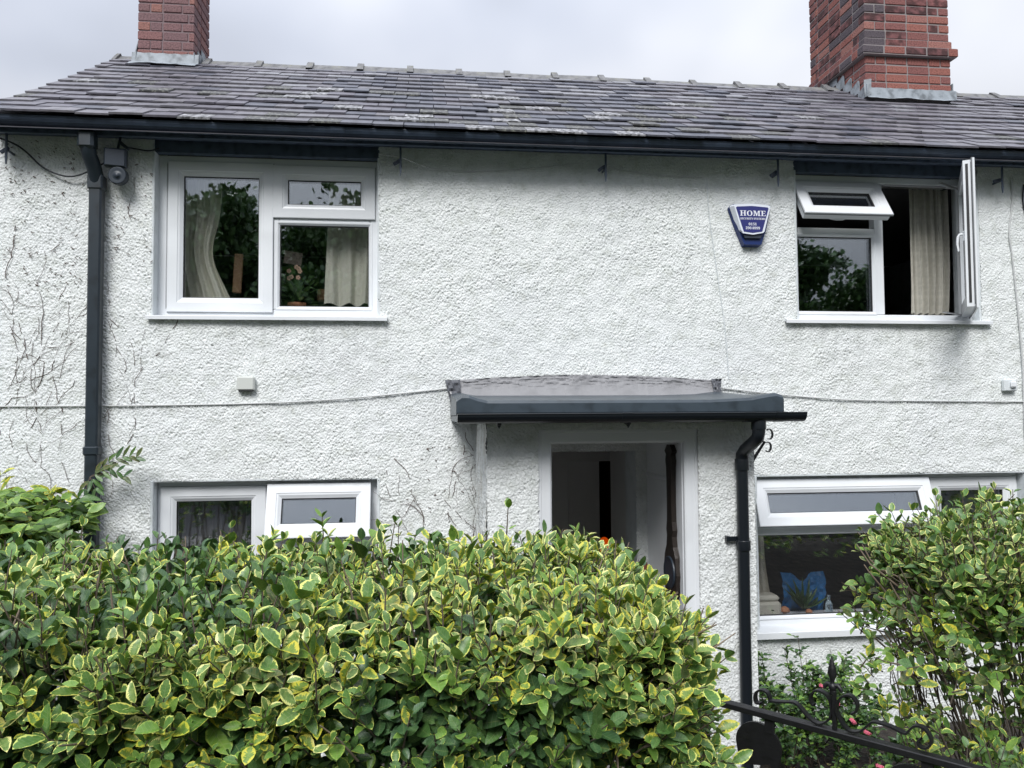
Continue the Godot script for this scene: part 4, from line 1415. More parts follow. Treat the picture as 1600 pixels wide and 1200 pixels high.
	rope("wall_cable", [Vector3(2.045, 2.392, z), Vector3(2.40, 2.352, z), Vector3(2.75, 2.320, z), Vector3(3.1, 2.300, z), Vector3(3.8, 2.290, z), Vector3(4.6, 2.283, z), Vector3(5.6, 2.280, z)], 0.0050, M.cable_white, "white cable clipped along the wall right of the porch roof")
	rope("wall_cable", [Vector3(4.335, 3.95, z), Vector3(4.335, 3.8, z), Vector3(4.30, 3.55, z), Vector3(4.318, 3.35, z), Vector3(4.345, 3.0, z), Vector3(4.37, 2.6, z), Vector3(4.37, 2.3, z), Vector3(4.375, 1.95, z), Vector3(4.42, 1.82, z)], 0.0060, M.cable_white, "white cable running down beside the open casement to the junction box")
	rope("wall_cable", [Vector3(4.43, 3.90, z), Vector3(4.42, 3.75, z), Vector3(4.47, 3.5, z), Vector3(4.5, 3.0, z)], 0.0060, M.cable_black, "black cable down the wall at the right edge")
	rope("wall_cable", [Vector3(-0.31, 3.975, 0.02), Vector3(-0.22, 3.955, 0.05), Vector3(-0.155, 3.930, 0.10), Vector3(0.05, 3.885, 0.03), Vector3(0.35, 3.875, 0.02), Vector3(0.75, 3.91, 0.02), Vector3(1.0, 3.945, 0.02), Vector3(1.10, 3.955, 0.02)], 0.0030, M.cable_white, "thin white wire sagging under the gutter beside the upper left window")
	rope("wall_cable", [Vector3(1.235, 3.950, 0.05), Vector3(1.32, 3.925, 0.02), Vector3(1.45, 3.905, 0.018), Vector3(1.7, 3.885, 0.018), Vector3(1.95, 3.88, 0.018)], 0.0030, M.cable_white, "thin white wire under the gutter near the middle bracket")
	rope("wall_cable", [Vector3(1.985, 3.88, z), Vector3(2.0, 3.6, z), Vector3(2.05, 3.2, z), Vector3(2.10, 2.8, z), Vector3(2.12, 2.46, z)], 0.0028, M.smooth_render, "thin painted wire down the wall left of the alarm box")
	rope("wall_cable", [Vector3(-2.72, 4.0, 0.06), Vector3(-2.60, 3.955, 0.06), Vector3(-2.54, 3.915, 0.03), Vector3(-2.44, 3.82, 0.03), Vector3(-2.34, 3.77, 0.04), Vector3(-2.25, 3.755, 0.05), Vector3(-2.16, 3.785, 0.05), Vector3(-2.06, 3.85, 0.04), Vector3(-1.98, 3.905, 0.04)], 0.0055, M.cable_black, "black cable looping under the eaves behind the left downpipe")
	rope("wall_cable", [Vector3(-1.93, 3.955, 0.07), Vector3(-1.86, 3.95, 0.04), Vector3(-1.78, 3.945, 0.03), Vector3(-1.72, 3.965, 0.03)], 0.0050, M.cable_black, "short black cable from security light to window head")
	# wrought-iron basket bracket behind the porch pipe
	var hb := holder("basket_bracket", self, Vector3(1.985, 1.845, 0.55))
	tag(hb, "black twisted iron hanging basket bracket with curled end beside the porch gutter", "bracket")
	mb = MB.new()
	var bar := PackedVector3Array([Vector3(-0.012, -0.06, 0.0), Vector3(0.03, 0.03, 0.02), Vector3(0.075, 0.12, 0.05), Vector3(0.115, 0.19, 0.07)])
	mb.tube(bar, [0.007, 0.011, 0.009, 0.008], 6)
	put("arm", mb.mesh(), M.black_iron, hb)
	for q in [[Vector3(0.142, 0.235, 0.07), 1.0, 0.032], [Vector3(0.132, 0.155, 0.07), -1.0, 0.030]]:
		mb = MB.new()
		var cp := PackedVector3Array()
		for k in 15:
			var ang := -1.9 + k * 0.30
			cp.append(q[0] + Vector3(cos(ang) * q[2] * (1.0 - k * 0.02) * 0.8, sin(ang) * q[2] * q[1], 0))
		for e in cp.size() - 1:
			mb.box((cp[e] + cp[e + 1]) / 2, Vector3(cp[e].distance_to(cp[e + 1]) * 1.15, 0.005, 0.022), 0.0, Basis(Vector3(0, 0, 1), (cp[e + 1] - cp[e]).angle_to(Vector3.RIGHT) * signf((cp[e + 1] - cp[e]).y)))
		put("curl", mb.mesh(), M.black_iron, hb)
	mb = MB.new()
	mb.tube(PackedVector3Array([Vector3(0.0, 0.19, 0.06), Vector3(0.06, 0.195, 0.07), Vector3(0.12, 0.185, 0.07)]), 0.004, 6)
	put("brace", mb.mesh(), M.black_iron, hb)
	# remains of creeper stems on the wall
	creeper("dead_creeper", [[-2.62, 1.75, 1.6], [-2.50, 1.8, 1.4], [-2.36, 1.75, 1.9], [-2.25, 1.8, 1.1], [-2.66, 2.1, 0.8], [-2.45, 2.4, 1.0]], 5, 0.0020, "brown dead creeper stems on the wall left of the downpipe", 160, Rect2(-2.68, 3.0, 0.56, 1.0))
	creeper("dead_creeper", [[-2.00, 1.7, 1.3], [-1.93, 2.0, 0.9], [-1.98, 2.6, 0.9], [-1.86, 2.3, 0.6], [-1.90, 3.5, 0.3]], 4, 0.0017, "brown dead creeper stems right of the left downpipe", 40, Rect2(-2.02, 3.2, 0.25, 0.7))
	creeper("dead_creeper", [[0.30, 1.15, 1.0], [0.22, 1.1, 1.0], [0.10, 1.15, 0.8], [0.31, 1.3, 0.8], [-0.05, 1.2, 0.75], [0.02, 1.4, 0.6], [0.16, 1.5, 0.75], [0.335, 1.3, 0.9], [0.345, 1.2, 0.9], [0.32, 1.35, 0.8]], 6, 0.0022, "dark bare creeper stems spreading beside the porch corner", 30, Rect2(-0.15, 1.4, 0.45, 0.6))


func creeper(called: String, starts: Array, branches: int, r: float, label: String, flecks: int, zone: Rect2) -> void:
	var mb := MB.new()
	for s in starts:
		var stack_ := [[Vector2(s[0], s[1]), s[2], 0, rnd(1.2, 1.9), r * rnd(0.8, 1.25)]]
		while stack_.size():
			var q: Array = stack_.pop_back()
			var p: Vector2 = q[0]
			var ang: float = q[3]
			var pts := PackedVector3Array()
			var left: float = q[1]
			var k := 0
			while left > 0:
				pts.append(Vector3(p.x, p.y, 0.012 + rnd(-0.002, 0.003)))
				ang = lerpf(ang + rnd(-0.55, 0.55), q[3], 0.25)
				p += Vector2(cos(ang), sin(ang)) * 0.035
				left -= 0.035
				k += 1
				if q[2] < 2 and k > 2 and rng.randf() < branches * 0.022:
					stack_.append([p, left * rnd(0.3, 0.7), q[2] + 1, ang + rnd(0.5, 1.0) * (1 if rng.randf() < 0.5 else -1), q[4] * 0.7])
			# only broken traces are left of most stems
			var from := 0
			while from < pts.size() - 2:
				var to := mini(pts.size(), from + 2 + rng.randi() % 5)
				if to - from >= 2: mb.tube(pts.slice(from, to), q[4] * rnd(0.45, 1.15), 4)
				from = to + rng.randi() % 3 - (1 if rng.randf() < 0.5 else 0)
	for k in flecks:
		var p := Vector2(rnd(zone.position.x, zone.end.x), rnd(zone.position.y, zone.end.y))
		var d := Vector2.from_angle(rnd(-1.2, 0.6)) * rnd(0.006, 0.022)
		mb.tube(PackedVector3Array([Vector3(p.x, p.y, 0.013), Vector3(p.x + d.x, p.y + d.y, 0.015)]), rnd(0.0016, 0.0032), 4)
	tag(put(called, mb.mesh(), M.ivy_stem), label, "creeper")


# ---------------------------------------------------------------- rooms and what shows in the windows
func curtain_mesh(x0: float, x1: float, y1: float, bx0: float, bx1: float, y0: float, z: float, folds: float, amp: float, pinch := -1.0, pw := 0.4) -> ArrayMesh:
	var mb := MB.new()
	var nx := 60
	var ny := 24
	var pos := func(i: int, j: int) -> Vector3:
		var t := float(i) / nx
		var u := float(j) / ny   # 0 top
		var x := lerpf(lerpf(x0, bx0, u), lerpf(x1, bx1, pow(u, 4.0)), t)
		if pinch > 0.0:
			var k := exp(-pow((u - pinch) / 0.22, 2.0)) * (1.0 - pw)
			x = lerpf(x, lerpf(x0, bx0, u) + 0.02 + t * 0.04, k * 0.8)
		var ph := t * folds * TAU + sin(u * 3.0 + t * 4.0) * 0.8
		return Vector3(x, lerpf(y1, y0, u) + 0.01 * sin(ph) * u, z + amp * sin(ph) * (0.5 + 0.5 * u) + amp * 0.4 * sin(ph * 2.3 + 1.0))
	var base := mb.v.size()
	for j in ny + 1:
		for i in nx + 1:
			mb.v.append(pos.call(i, j)); mb.uv.append(Vector2.ZERO); mb.c.append(Color.WHITE)
			var du: Vector3 = pos.call(mini(i + 1, nx), j) - pos.call(maxi(i - 1, 0), j)
			var dv: Vector3 = pos.call(i, mini(j + 1, ny)) - pos.call(i, maxi(j - 1, 0))
			mb.n.append(dv.cross(du).normalized())
	for j in ny:
		for i in nx:
			var a := base + j * (nx + 1) + i
			var b := a + nx + 1
			mb.idx.append_array(PackedInt32Array([a, a + 1, b, a + 1, b + 1, b]))
	return mb.mesh()


func interiors() -> void:
	var mb := MB.new()
	mb.box(Vector3(1.64, 2.16, -2.0), Vector3(8.16, 0.18, 3.42))
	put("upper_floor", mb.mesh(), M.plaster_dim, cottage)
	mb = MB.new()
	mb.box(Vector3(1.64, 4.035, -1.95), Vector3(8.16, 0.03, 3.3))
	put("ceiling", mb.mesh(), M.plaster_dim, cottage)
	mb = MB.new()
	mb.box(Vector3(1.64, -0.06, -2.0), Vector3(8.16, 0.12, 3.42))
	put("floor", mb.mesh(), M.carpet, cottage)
	mb = MB.new()
	mb.box(Vector3(1.26, 0.012, -0.9), Vector3(1.20, 0.024, 3.1))
	put("bounce_floor", mb.mesh(), M.paving, cottage)  # pale slab added over the carpet to bounce daylight into the hall
	# partitions: hall between two walls below, one wall above
	mb = MB.new()
	mb.box(Vector3(0.60, 1.03, -1.99), Vector3(0.10, 2.07, 3.42))
	mb.box(Vector3(1.60, 1.03, -0.72), Vector3(0.10, 2.07, 0.88))
	mb.box(Vector3(1.95, 1.03, -2.0), Vector3(0.10, 2.07, 3.42))
	mb.box(Vector3(0.96, 1.03, -1.66), Vector3(0.62, 2.07, 0.08))
	mb.box(Vector3(1.62, 1.93, -1.66), Vector3(0.70, 0.28, 0.08))
	put("hall_wall", mb.mesh(), M.plaster, cottage)
	mb = MB.new()
	mb.box(Vector3(1.42, 0.90, -1.665), Vector3(0.29, 1.78, 0.05), 0.004)
	put("hall_door", mb.mesh(), M.plaster, cottage)
	mb = MB.new()
	mb.box(Vector3(1.15, 3.14, -1.99), Vector3(0.10, 1.76, 3.42))
	mb.box(Vector3(1.885, 1.03, -2.6), Vector3(0.02, 2.0, 1.8))  # added dark panel, soaks up lamp glow on the white side wall
	mb.box(Vector3(1.26, 1.03, -2.95), Vector3(1.20, 2.0, 0.04))  # added dark panel behind the lamp, again to swallow its glow
	mb.box(Vector3(1.25, 1.03, -1.72), Vector3(0.60, 2.0, 0.02))
	for q in [[-2.44, 0.54, 2.26, 4.01], [1.21, 5.7, 2.26, 4.01], [-2.44, 0.54, 0.0, 2.06], [2.01, 5.7, 0.0, 2.06]]:
		mb.box(Vector3((q[0] + q[1]) / 2, (q[2] + q[3]) / 2, -3.66), Vector3(q[1] - q[0], q[3] - q[2], 0.06))
	put("room_wall_and_panel", mb.mesh(), M.room_dark, cottage)
	# inside linings of the rooms, darker than outdoors
	# curtains
	tag(put("curtain", curtain_mesh(-1.74, -1.40, 3.93, -1.74, -1.30, 2.95, -0.27, 4.0, 0.024, 0.60, 0.70), M.curtain_green), "pale cream curtain gathered at the left of the upper left window", "curtain")
	tag(put("curtain", curtain_mesh(-0.66, -0.33, 3.93, -0.70, -0.33, 2.99, -0.26, 3.0, 0.020), M.curtain_green), "pale cream curtain with lifted hem at the right of the upper left window", "curtain")
	tag(put("curtain", curtain_mesh(3.70, 4.02, 3.93, 3.69, 4.00, 2.96, -0.27, 5.5, 0.026), M.curtain), "beige curtain hanging in the open casement of the upper right window", "curtain")
	tag(put("curtain", curtain_mesh(2.66, 2.73, 3.93, 2.66, 2.76, 2.95, -0.27, 2.0, 0.015), M.curtain), "narrow beige curtain edge at the left of the upper right window", "curtain")
	tag(put("curtain", curtain_mesh(2.31, 2.50, 1.72, 2.31, 2.56, 0.75, -0.30, 3.0, 0.018), M.curtain), "cream curtain at the left of the lower right window", "curtain")
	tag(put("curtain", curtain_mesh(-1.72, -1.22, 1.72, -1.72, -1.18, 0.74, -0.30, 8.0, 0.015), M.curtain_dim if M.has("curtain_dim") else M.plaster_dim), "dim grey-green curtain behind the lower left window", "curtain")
	# added behind the upper left panes in place of a reflected garden
	mb = MB.new()
	mb.box(Vector3(0, 0.14, 0), Vector3(0.062, 0.28, 0.02), 0.004)
	tag(put("stand_in_post", mb.mesh(), M.wood, self, Transform3D(Basis(Vector3(0, 0, 1), -0.05), Vector3(-1.33, 3.09, -0.42))), "pale wooden post added indoors for one reflected in the upper left window", "post")
	mb = MB.new()
	mb.box(Vector3(0, 0.04, 0), Vector3(0.16, 0.08, 0.10), 0.006)
	put("box", mb.mesh(), M.wood, self, Transform3D(Basis(Vector3.UP, 0.2), Vector3(-0.70, 3.05, -0.50)))
	tag(get_node("box"), "small tan box added indoors for a shape reflected in the upper left window", "box")
	mb = MB.new()
	mb.box(Vector3(0, 0.0, 0), Vector3(0.125, 0.09, 0.004), 0.001)
	tag(put("stand_in_card", mb.mesh(), M.card, self, Transform3D(Basis(Vector3(0, 0, 1), -0.15), Vector3(-0.93, 3.335, -0.36))), "pinkish card added indoors for a patch reflected in the upper left window", "card")
	var pl := holder("stand_in_plant", self, Vector3(-0.90, 2.90, -0.34))
	tag(pl, "potted plant added indoors for pale pink flowers reflected in the upper left window", "plant")
	mb = MB.new()
	mb.lathe([Vector2(0.0, 0), Vector2(0.045, 0), Vector2(0.06, 0.09), Vector2(0.064, 0.09), Vector2(0.064, 0.11), Vector2(0.05, 0.11), Vector2(0.0, 0.10)], 20)
	put("pot", mb.mesh(), M.terracotta, pl)
	var L := Foliage.new()
	for k in 60:
		var d := Vector3(rnd(-1, 1), rnd(0.1, 1.6), rnd(-0.5, 0.5)).normalized()
		add_leaf(L, Vector3(0, 0.09, 0) + d * rnd(0.06, 0.22), d + Vector3(0, -0.3, 0), Vector3.UP + d, 0.06, 0.036, 2 + rng.randi() % 2, Color.WHITE)
	finish_foliage(L, pl, 60)
	for k in 7:
		mb = MB.new()
		for e in 5:
			var ang := TAU * e / 5.0
			mb.box(Vector3(cos(ang) * 0.009, sin(ang) * 0.009, 0), Vector3(0.013, 0.013, 0.004), 0.001, Basis(Vector3(0, 0, 1), ang))
		put("flower", mb.mesh(), M.petal_pale, pl, Transform3D(Basis.IDENTITY, Vector3(rnd(-0.06, 0.07), rnd(0.27, 0.36), 0.06)))
	for q in [[Rect2(-1.9, 2.83, 1.75, 0.03), -0.36], [Rect2(2.5, 2.84, 1.7, 0.03), -0.36], [Rect2(-1.9, 0.66, 1.75, 0.03), -0.36], [Rect2(2.2, 0.665, 2.3, 0.03), -0.36]]:
		mb = MB.new()
		mb.box(Vector3(q[0].get_center().x, q[0].get_center().y + 0.02, -0.28), Vector3(q[0].size.x, 0.03, 0.26), 0.004)
		put("window_board", mb.mesh(), M.upvc, cottage)
	# on the lower right sill
	var pr := holder("printer", self, Vector3(2.46, 0.715, -0.24))
	tag(pr, "cream plastic appliance on the lower right window sill beside the curtain", "appliance")
	mb = MB.new()
	mb.box(Vector3(0, 0.065, 0), Vector3(0.22, 0.13, 0.14), 0.02)
	put("body", mb.mesh(), M.cream, pr)
	mb = MB.new()
	mb.box(Vector3(-0.005, 0.152, 0), Vector3(0.205, 0.045, 0.13), 0.018)
	put("lid", mb.mesh(), M.cream, pr)
	mb = MB.new()
	mb.box(Vector3(0.035, 0.072, 0.0705), Vector3(0.02, 0.008, 0.003))
	put("button", mb.mesh(), M.gasket, pr)
	mb = MB.new()
	var f := FastNoiseLite.new(); f.seed = 3; f.frequency = 6.0
	for i in 14:
		for j in 10:
			var q := []
			for c in [[i, j], [i + 1, j], [i + 1, j + 1], [i, j + 1]]:
				var x: float = -0.17 + c[0] * 0.34 / 14.0
				var u: float = c[1] / 10.0
				var top := 0.30 - 0.07 * exp(-pow((x + 0.01) / 0.05, 2.0))
				q.append(Vector3(x, top * u, 0.035 * f.get_noise_2d(x * 2.0, u * 0.6) + 0.06 * sin(u * 2.6)))
			mb.quad(q[0], q[1], q[2], q[3])
	tag(put("carrier_bag", mb.mesh(), M.blue_bag, self, Transform3D(Basis.IDENTITY, Vector3(2.86, 0.70, -0.46))), "crumpled blue carrier bag inside the lower right window", "bag")
	for q in [[Vector3(2.612, 0.716, -0.225), 1.0, "small brown mushroom ornament on the sill beside the cream appliance"], [Vector3(2.80, 0.716, -0.225), 0.7, "tiny brown ornament on the sill in front of the blue bag"]]:
		var mu := holder("ornament", self, q[0])
		tag(mu, q[2], "ornament")
		mb = MB.new()
		mb.lathe([Vector2(0.02, 0), Vector2(0.014, 0.03), Vector2(0.012, 0.045), Vector2(0.012, 0.05)].map(func(p): return p * q[1]), 14)
		put("stalk", mb.mesh(), M.card, mu)
		mb = MB.new()
		mb.lathe([Vector2(0.006, 0.042), Vector2(0.036, 0.044), Vector2(0.036, 0.056), Vector2(0.028, 0.072), Vector2(0.012, 0.082), Vector2(0.0, 0.084)].map(func(p): return p * q[1]), 16)
		put("cap", mb.mesh(), M.terracotta, mu)
	mb = MB.new()
	mb.lathe([Vector2(0.0, 0.0), Vector2(0.024, 0.0), Vector2(0.026, 0.006), Vector2(0.026, 0.08), Vector2(0.022, 0.10), Vector2(0.011, 0.115), Vector2(0.011, 0.145), Vector2(0.013, 0.146), Vector2(0.013, 0.152), Vector2(0.0, 0.152)], 20)
	tag(put("bottle", mb.mesh(), M.bottle, self, Transform3D(Basis.IDENTITY, Vector3(2.955, 0.716, -0.225))), "small clear bottle on the lower right window sill", "bottle")
	var sp := holder("house_plant", self, Vector3(2.82, 0.70, -0.36))
	tag(sp, "spiky dark house plant in front of the blue bag inside", "plant")
	L = Foliage.new()
	for k in 26:
		var d := Vector3(rnd(-1, 1), rnd(0.4, 1.8), rnd(-0.6, 0.6)).normalized()
		add_leaf(L, Vector3(0, 0.04, 0), d, Vector3.BACK, rnd(0.12, 0.26), 0.018, 2, Color(0.8, 0.8, 0.8))
	finish_foliage(L, sp, 30)
	# hall: barometer on the open door, newel post, salt lamp
	var ba := holder("wall_barometer", self, Vector3(1.521, 1.52, 0.585))
	tag(ba, "dark carved banjo-shaped barometer hanging just inside the front door", "barometer")
	mb = MB.new()
	var xfb := Transform3D(Basis(Vector3(0, 0, 1), Vector3.UP, Vector3(-1, 0, 0)), Vector3.ZERO)
	var shape := PackedVector2Array()
	var half := [[-0.52, 0.03], [-0.46, 0.06], [-0.38, 0.105], [-0.28, 0.125], [-0.18, 0.10], [-0.12, 0.062], [-0.06, 0.05], [-0.02, 0.062], [0.03, 0.048], [0.15, 0.044], [0.28, 0.046], [0.36, 0.05], [0.40, 0.062], [0.44, 0.05], [0.46, 0.075], [0.50, 0.03]]
	for q in half: shape.append(Vector2(q[1], q[0]))
	for k in range(half.size() - 1, -1, -1): shape.append(Vector2(-half[k][1], half[k][0]))
	mb.prism(shape, 0.0, 0.03, xfb)
	put("case", mb.mesh(), M.wood_dark, ba)
	mb = MB.new()
	mb.lathe([Vector2(0.0, 0.036), Vector2(0.085, 0.036), Vector2(0.092, 0.042), Vector2(0.098, 0.036), Vector2(0.098, 0.02)].map(func(p): return Vector2(p.x, p.y)), 28, Transform3D(xfb.basis * Basis(Vector3.RIGHT, PI / 2), Vector3(0, -0.28, 0)))
	put("dial", mb.mesh(), M.device, ba)
	mb = MB.new()
	mb.lathe([Vector2(0.032, 0.0), Vector2(0.032, 1.0), Vector2(0.026, 1.06), Vector2(0.028, 1.10), Vector2(0.044, 1.13), Vector2(0.044, 1.20), Vector2(0.03, 1.25), Vector2(0.0, 1.26)], 16)
	var nw := tag(put("newel_post", mb.mesh(), M.wood_red, self, Transform3D(Basis.IDENTITY, Vector3(1.40, 0.0, 0.12))), "reddish turned wooden post with dark knob inside the doorway", "post")
	nw.position = Vector3(1.40, 0.0, 0.30)
	var sl := holder("salt_lamp", self, Vector3(1.735, 0.86, -2.2))
	tag(sl, "glowing orange salt lamp deep in the dark hallway", "lamp")
	mb = MB.new()
	mb.lathe([Vector2(0.045, 0.0), Vector2(0.062, 0.03), Vector2(0.060, 0.08), Vector2(0.045, 0.13), Vector2(0.02, 0.155), Vector2(0.0, 0.16)], 9)
	put("crystal", mb.mesh(), M.amber, sl)
	mb = MB.new()
	mb.lathe([Vector2(0.06, -0.03), Vector2(0.065, -0.01), Vector2(0.05, 0.0)], 16)
	put("stand", mb.mesh(), M.wood_dark, sl)
	var ol := OmniLight3D.new()
	ol.name = "salt_lamp_light"
	ol.light_color = Color(1.0, 0.4, 0.1); ol.light_energy = 0.00004; ol.light_size = 0.05; ol.omni_range = 6.0; ol.omni_attenuation = 2.0; ol.shadow_enabled = true
	ol.position = Vector3(1.735, 0.90, -2.2)
	add_child(ol)
	mb = MB.new()
	mb.box(Vector3(0, 0.38, 0), Vector3(0.34, 0.03, 0.28), 0.004)
	for sx in [-1, 1]:
		for sz in [-1, 1]:
			mb.box(Vector3(sx * 0.14, 0.18, sz * 0.11), Vector3(0.03, 0.37, 0.03))
	tag(put("hall_table", mb.mesh(), M.wood_dark, self, Transform3D(Basis.from_scale(Vector3(1, 2.10, 1)), Vector3(1.735, 0.0, -2.2))), "dark hall table under the orange lamp", "table")


# ---------------------------------------------------------------- iron gate, standing ajar
func gate() -> void:
	var A := Vector3(0.8014, 1.45, 3.2495)
	var B := Vector3(1.1485, 1.45, 3.6450)
	var u := (B - A).normalized()
	var F := Vector3(0.96386, 1.45, 3.43121)
	var gt := holder("garden_gate", self, Vector3(F.x, 0.6, F.z))
	tag(gt, "black wrought-iron garden gate standing ajar with scrolls and spear finial", "gate")
	gt.basis = Basis(u, Vector3.UP, u.cross(Vector3.UP))
	var y0 := 0.85   # top of the rail above the gate's foot
	var lu := -0.34
	var ru := 0.335
	var mb := MB.new()
	mb.box(Vector3((lu + ru) / 2, y0 - 0.007, 0), Vector3(ru - lu, 0.016, 0.026), 0.002)
	put("top_rail", mb.mesh(), M.black_iron, gt)
	mb = MB.new()
	mb.box(Vector3((lu + ru) / 2, y0 - 0.26, 0), Vector3(ru - lu, 0.016, 0.022), 0.002)
	put("middle_rail", mb.mesh(), M.black_iron, gt)
	mb = MB.new()
	mb.box(Vector3((lu + ru) / 2, y0 - 0.78, 0), Vector3(ru - lu, 0.016, 0.022), 0.002)
	put("bottom_rail", mb.mesh(), M.black_iron, gt)
	for x in [lu + 0.008, ru - 0.008]:
		mb = MB.new()
		mb.box(Vector3(x, y0 - 0.42, 0), Vector3(0.018, 0.80, 0.018), 0.002)
		put("stile", mb.mesh(), M.black_iron, gt)
	for k in 5:
		mb = MB.new()
		mb.box(Vector3(lerpf(lu, ru, (k + 1) / 6.0), y0 - 0.52, 0), Vector3(0.011, 0.52, 0.011), 0.001)
		put("bar", mb.mesh(), M.black_iron, gt)
	var ls := [[-0.1756, 0.0161], [-0.1878, 0.0156], [-0.1913, 0.0298], [-0.1857, 0.0437], [-0.1722, 0.0503], [-0.1591, 0.0474], [-0.1525, 0.0365], [-0.149, 0.0289], [-0.1155, 0.0341], [-0.0877, 0.0389], [-0.0706, 0.0271], [-0.0562, 0.014], [-0.0407, 0.0050], [-0.0259, 0.0041], [-0.009, 0.0158], [-0.0003, 0.0325], [0.0001, 0.0512], [-0.0036, 0.0689], [-0.0138, 0.0789], [-0.0305, 0.0823], [-0.0434, 0.0741], [-0.049, 0.0601], [-0.045, 0.0464], [-0.0398, 0.0455]]
	var rs := [[0.0466, 0.0463], [0.0567, 0.0529], [0.0603, 0.066], [0.0591, 0.0738], [0.0495, 0.0856], [0.0375, 0.0868], [0.0232, 0.0773], [0.0147, 0.063], [0.0123, 0.0459], [0.0181, 0.031], [0.0278, 0.0151], [0.0424, 0.0055], [0.065, 0.0104], [0.0831, 0.0289], [0.0965, 0.0401], [0.1309, 0.0392], [0.1622, 0.0319], [0.1728, 0.0436], [0.1854, 0.0548], [0.2015, 0.0533], [0.2131, 0.0391], [0.2147, 0.0223], [0.2044, 0.0116], [0.1923, 0.0117], [0.1885, 0.0216], [0.1948, 0.0276]]
	for pts in [ls, rs]:
		var c := Curve2D.new()
		for k in pts.size():
			var a := Vector2(pts[maxi(k - 1, 0)][0], pts[maxi(k - 1, 0)][1])
			var b := Vector2(pts[mini(k + 1, pts.size() - 1)][0], pts[mini(k + 1, pts.size() - 1)][1])
			c.add_point(Vector2(pts[k][0], pts[k][1]), (a - b) / 6.0, (b - a) / 6.0)
		c.bake_interval = 0.004
		mb = MB.new()
		flat_bar(mb, c.get_baked_points(), 0.0022, 0.0085, y0 + 0.002)
		put("scroll", mb.mesh(), M.black_iron, gt)
	# spear finial on its post
	mb = MB.new()
	mb.box(Vector3(0.0065, y0 + 0.046, 0), Vector3(0.010, 0.092, 0.010), 0.0015)
	put("finial_post", mb.mesh(), M.black_iron, gt)
	mb = MB.new()
	mb.lathe([Vector2(0.0055, 0.080), Vector2(0.009, 0.084), Vector2(0.006, 0.090), Vector2(0.0085, 0.094), Vector2(0.012, 0.101), Vector2(0.0075, 0.106), Vector2(0.005, 0.110), Vector2(0.006, 0.117), Vector2(0.0115, 0.131), Vector2(0.0085, 0.146), Vector2(0.0045, 0.162), Vector2(0.0, 0.1745)], 8, Transform3D(Basis.IDENTITY, Vector3(0.0035, y0, 0)), 0.8)
	for s in [-1.0, 1.0]:
		mb.tube(PackedVector3Array([Vector3(0.004, y0 + 0.103, 0), Vector3(0.004 + s * 0.012, y0 + 0.105, 0), Vector3(0.004 + s * 0.019, y0 + 0.098, 0), Vector3(0.004 + s * 0.020, y0 + 0.092, 0)]), [0.005, 0.006, 0.0055, 0.003], 7)
	put("finial", mb.mesh(), M.black_iron, gt)
	# round-topped plates hung under the rail
	for cx in [-0.185, 0.176]:
		mb = MB.new()
		var pl := PackedVector2Array()
		for k in 25:
			var a := PI * 1.12 * k / 24.0 - 0.2
			pl.append(Vector2(cos(a) * 0.060, sin(a) * 0.056))
		pl.append(Vector2(-0.050, -0.06))
		pl.append(Vector2(0.0, -0.05))
		pl.append(Vector2(0.030, -0.040))
		pl.append(Vector2(0.044, -0.075))
		mb.prism(pl, -0.004, 0.004, Transform3D(Basis.IDENTITY, Vector3(cx, y0 - 0.088, 0)))
		put("round_plate", mb.mesh(), M.black_iron, gt)
		mb = MB.new()
		mb.box(Vector3(cx + 0.030, y0 - 0.030, 0), Vector3(0.024, 0.044, 0.010), 0.001)
		put("hanger", mb.mesh(), M.black_iron, gt)
	# post the gate hangs on, lost in the bush
	mb = MB.new()
	mb.box(Vector3(1.33, 1.0, 3.76), Vector3(0.06, 1.0, 0.06), 0.006)
	tag(put("gate_post", mb.mesh(), M.black_iron), "black iron gate post hidden at the foot of the twiggy bush", "post")


func flat_bar(mb: MB, pts: PackedVector2Array, th: float, wd: float, y0: float) -> void:
	var k := pts.size()
	for i in k - 1:
		var a := pts[i]; var b := pts[i + 1]
		var na := (pts[mini(i + 1, k - 1)] - pts[maxi(i - 1, 0)]).normalized().orthogonal() * th
		var nb := (pts[mini(i + 2, k - 1)] - pts[i]).normalized().orthogonal() * th
		var P := func(p: Vector2, z: float) -> Vector3: return Vector3(p.x, p.y + y0, z)
		mb.quad(P.call(a + na, wd), P.call(b + nb, wd), P.call(b + nb, -wd), P.call(a + na, -wd))
		mb.quad(P.call(a - na, -wd), P.call(b - nb, -wd), P.call(b - nb, wd), P.call(a - na, wd))
		mb.quad(P.call(a - na, wd), P.call(b - nb, wd), P.call(b + nb, wd), P.call(a + na, wd))
		mb.quad(P.call(a + na, -wd), P.call(b + nb, -wd), P.call(b - nb, -wd), P.call(a - na, -wd))


# ---------------------------------------------------------------- hedges and plants
func rounded_point(lo: Vector3, hi: Vector3, r: float, faces: Array) -> Array:
	# a random point and outward direction on a rounded block; faces = weights of [-x, +x, top, -z, +z]
	var total := 0.0
	for q in faces: total += q
	var pick := rng.randf() * total
	var f := 0
	while pick > faces[f]:
		pick -= faces[f]; f += 1
	var p := Vector3(rnd(lo.x, hi.x), rnd(lo.y, hi.y), rnd(lo.z, hi.z))
	match f:
		0: p.x = lo.x
		1: p.x = hi.x
		2: p.y = hi.y
		3: p.z = lo.z
		4: p.z = hi.z
	var inner := p.clamp(lo + Vector3(r, 0, r), hi - Vector3(r, r, r))
	var d := p - inner
	var n := d.normalized() if d.length() > 1e-5 else Vector3.UP
	return [inner + n * r, n]


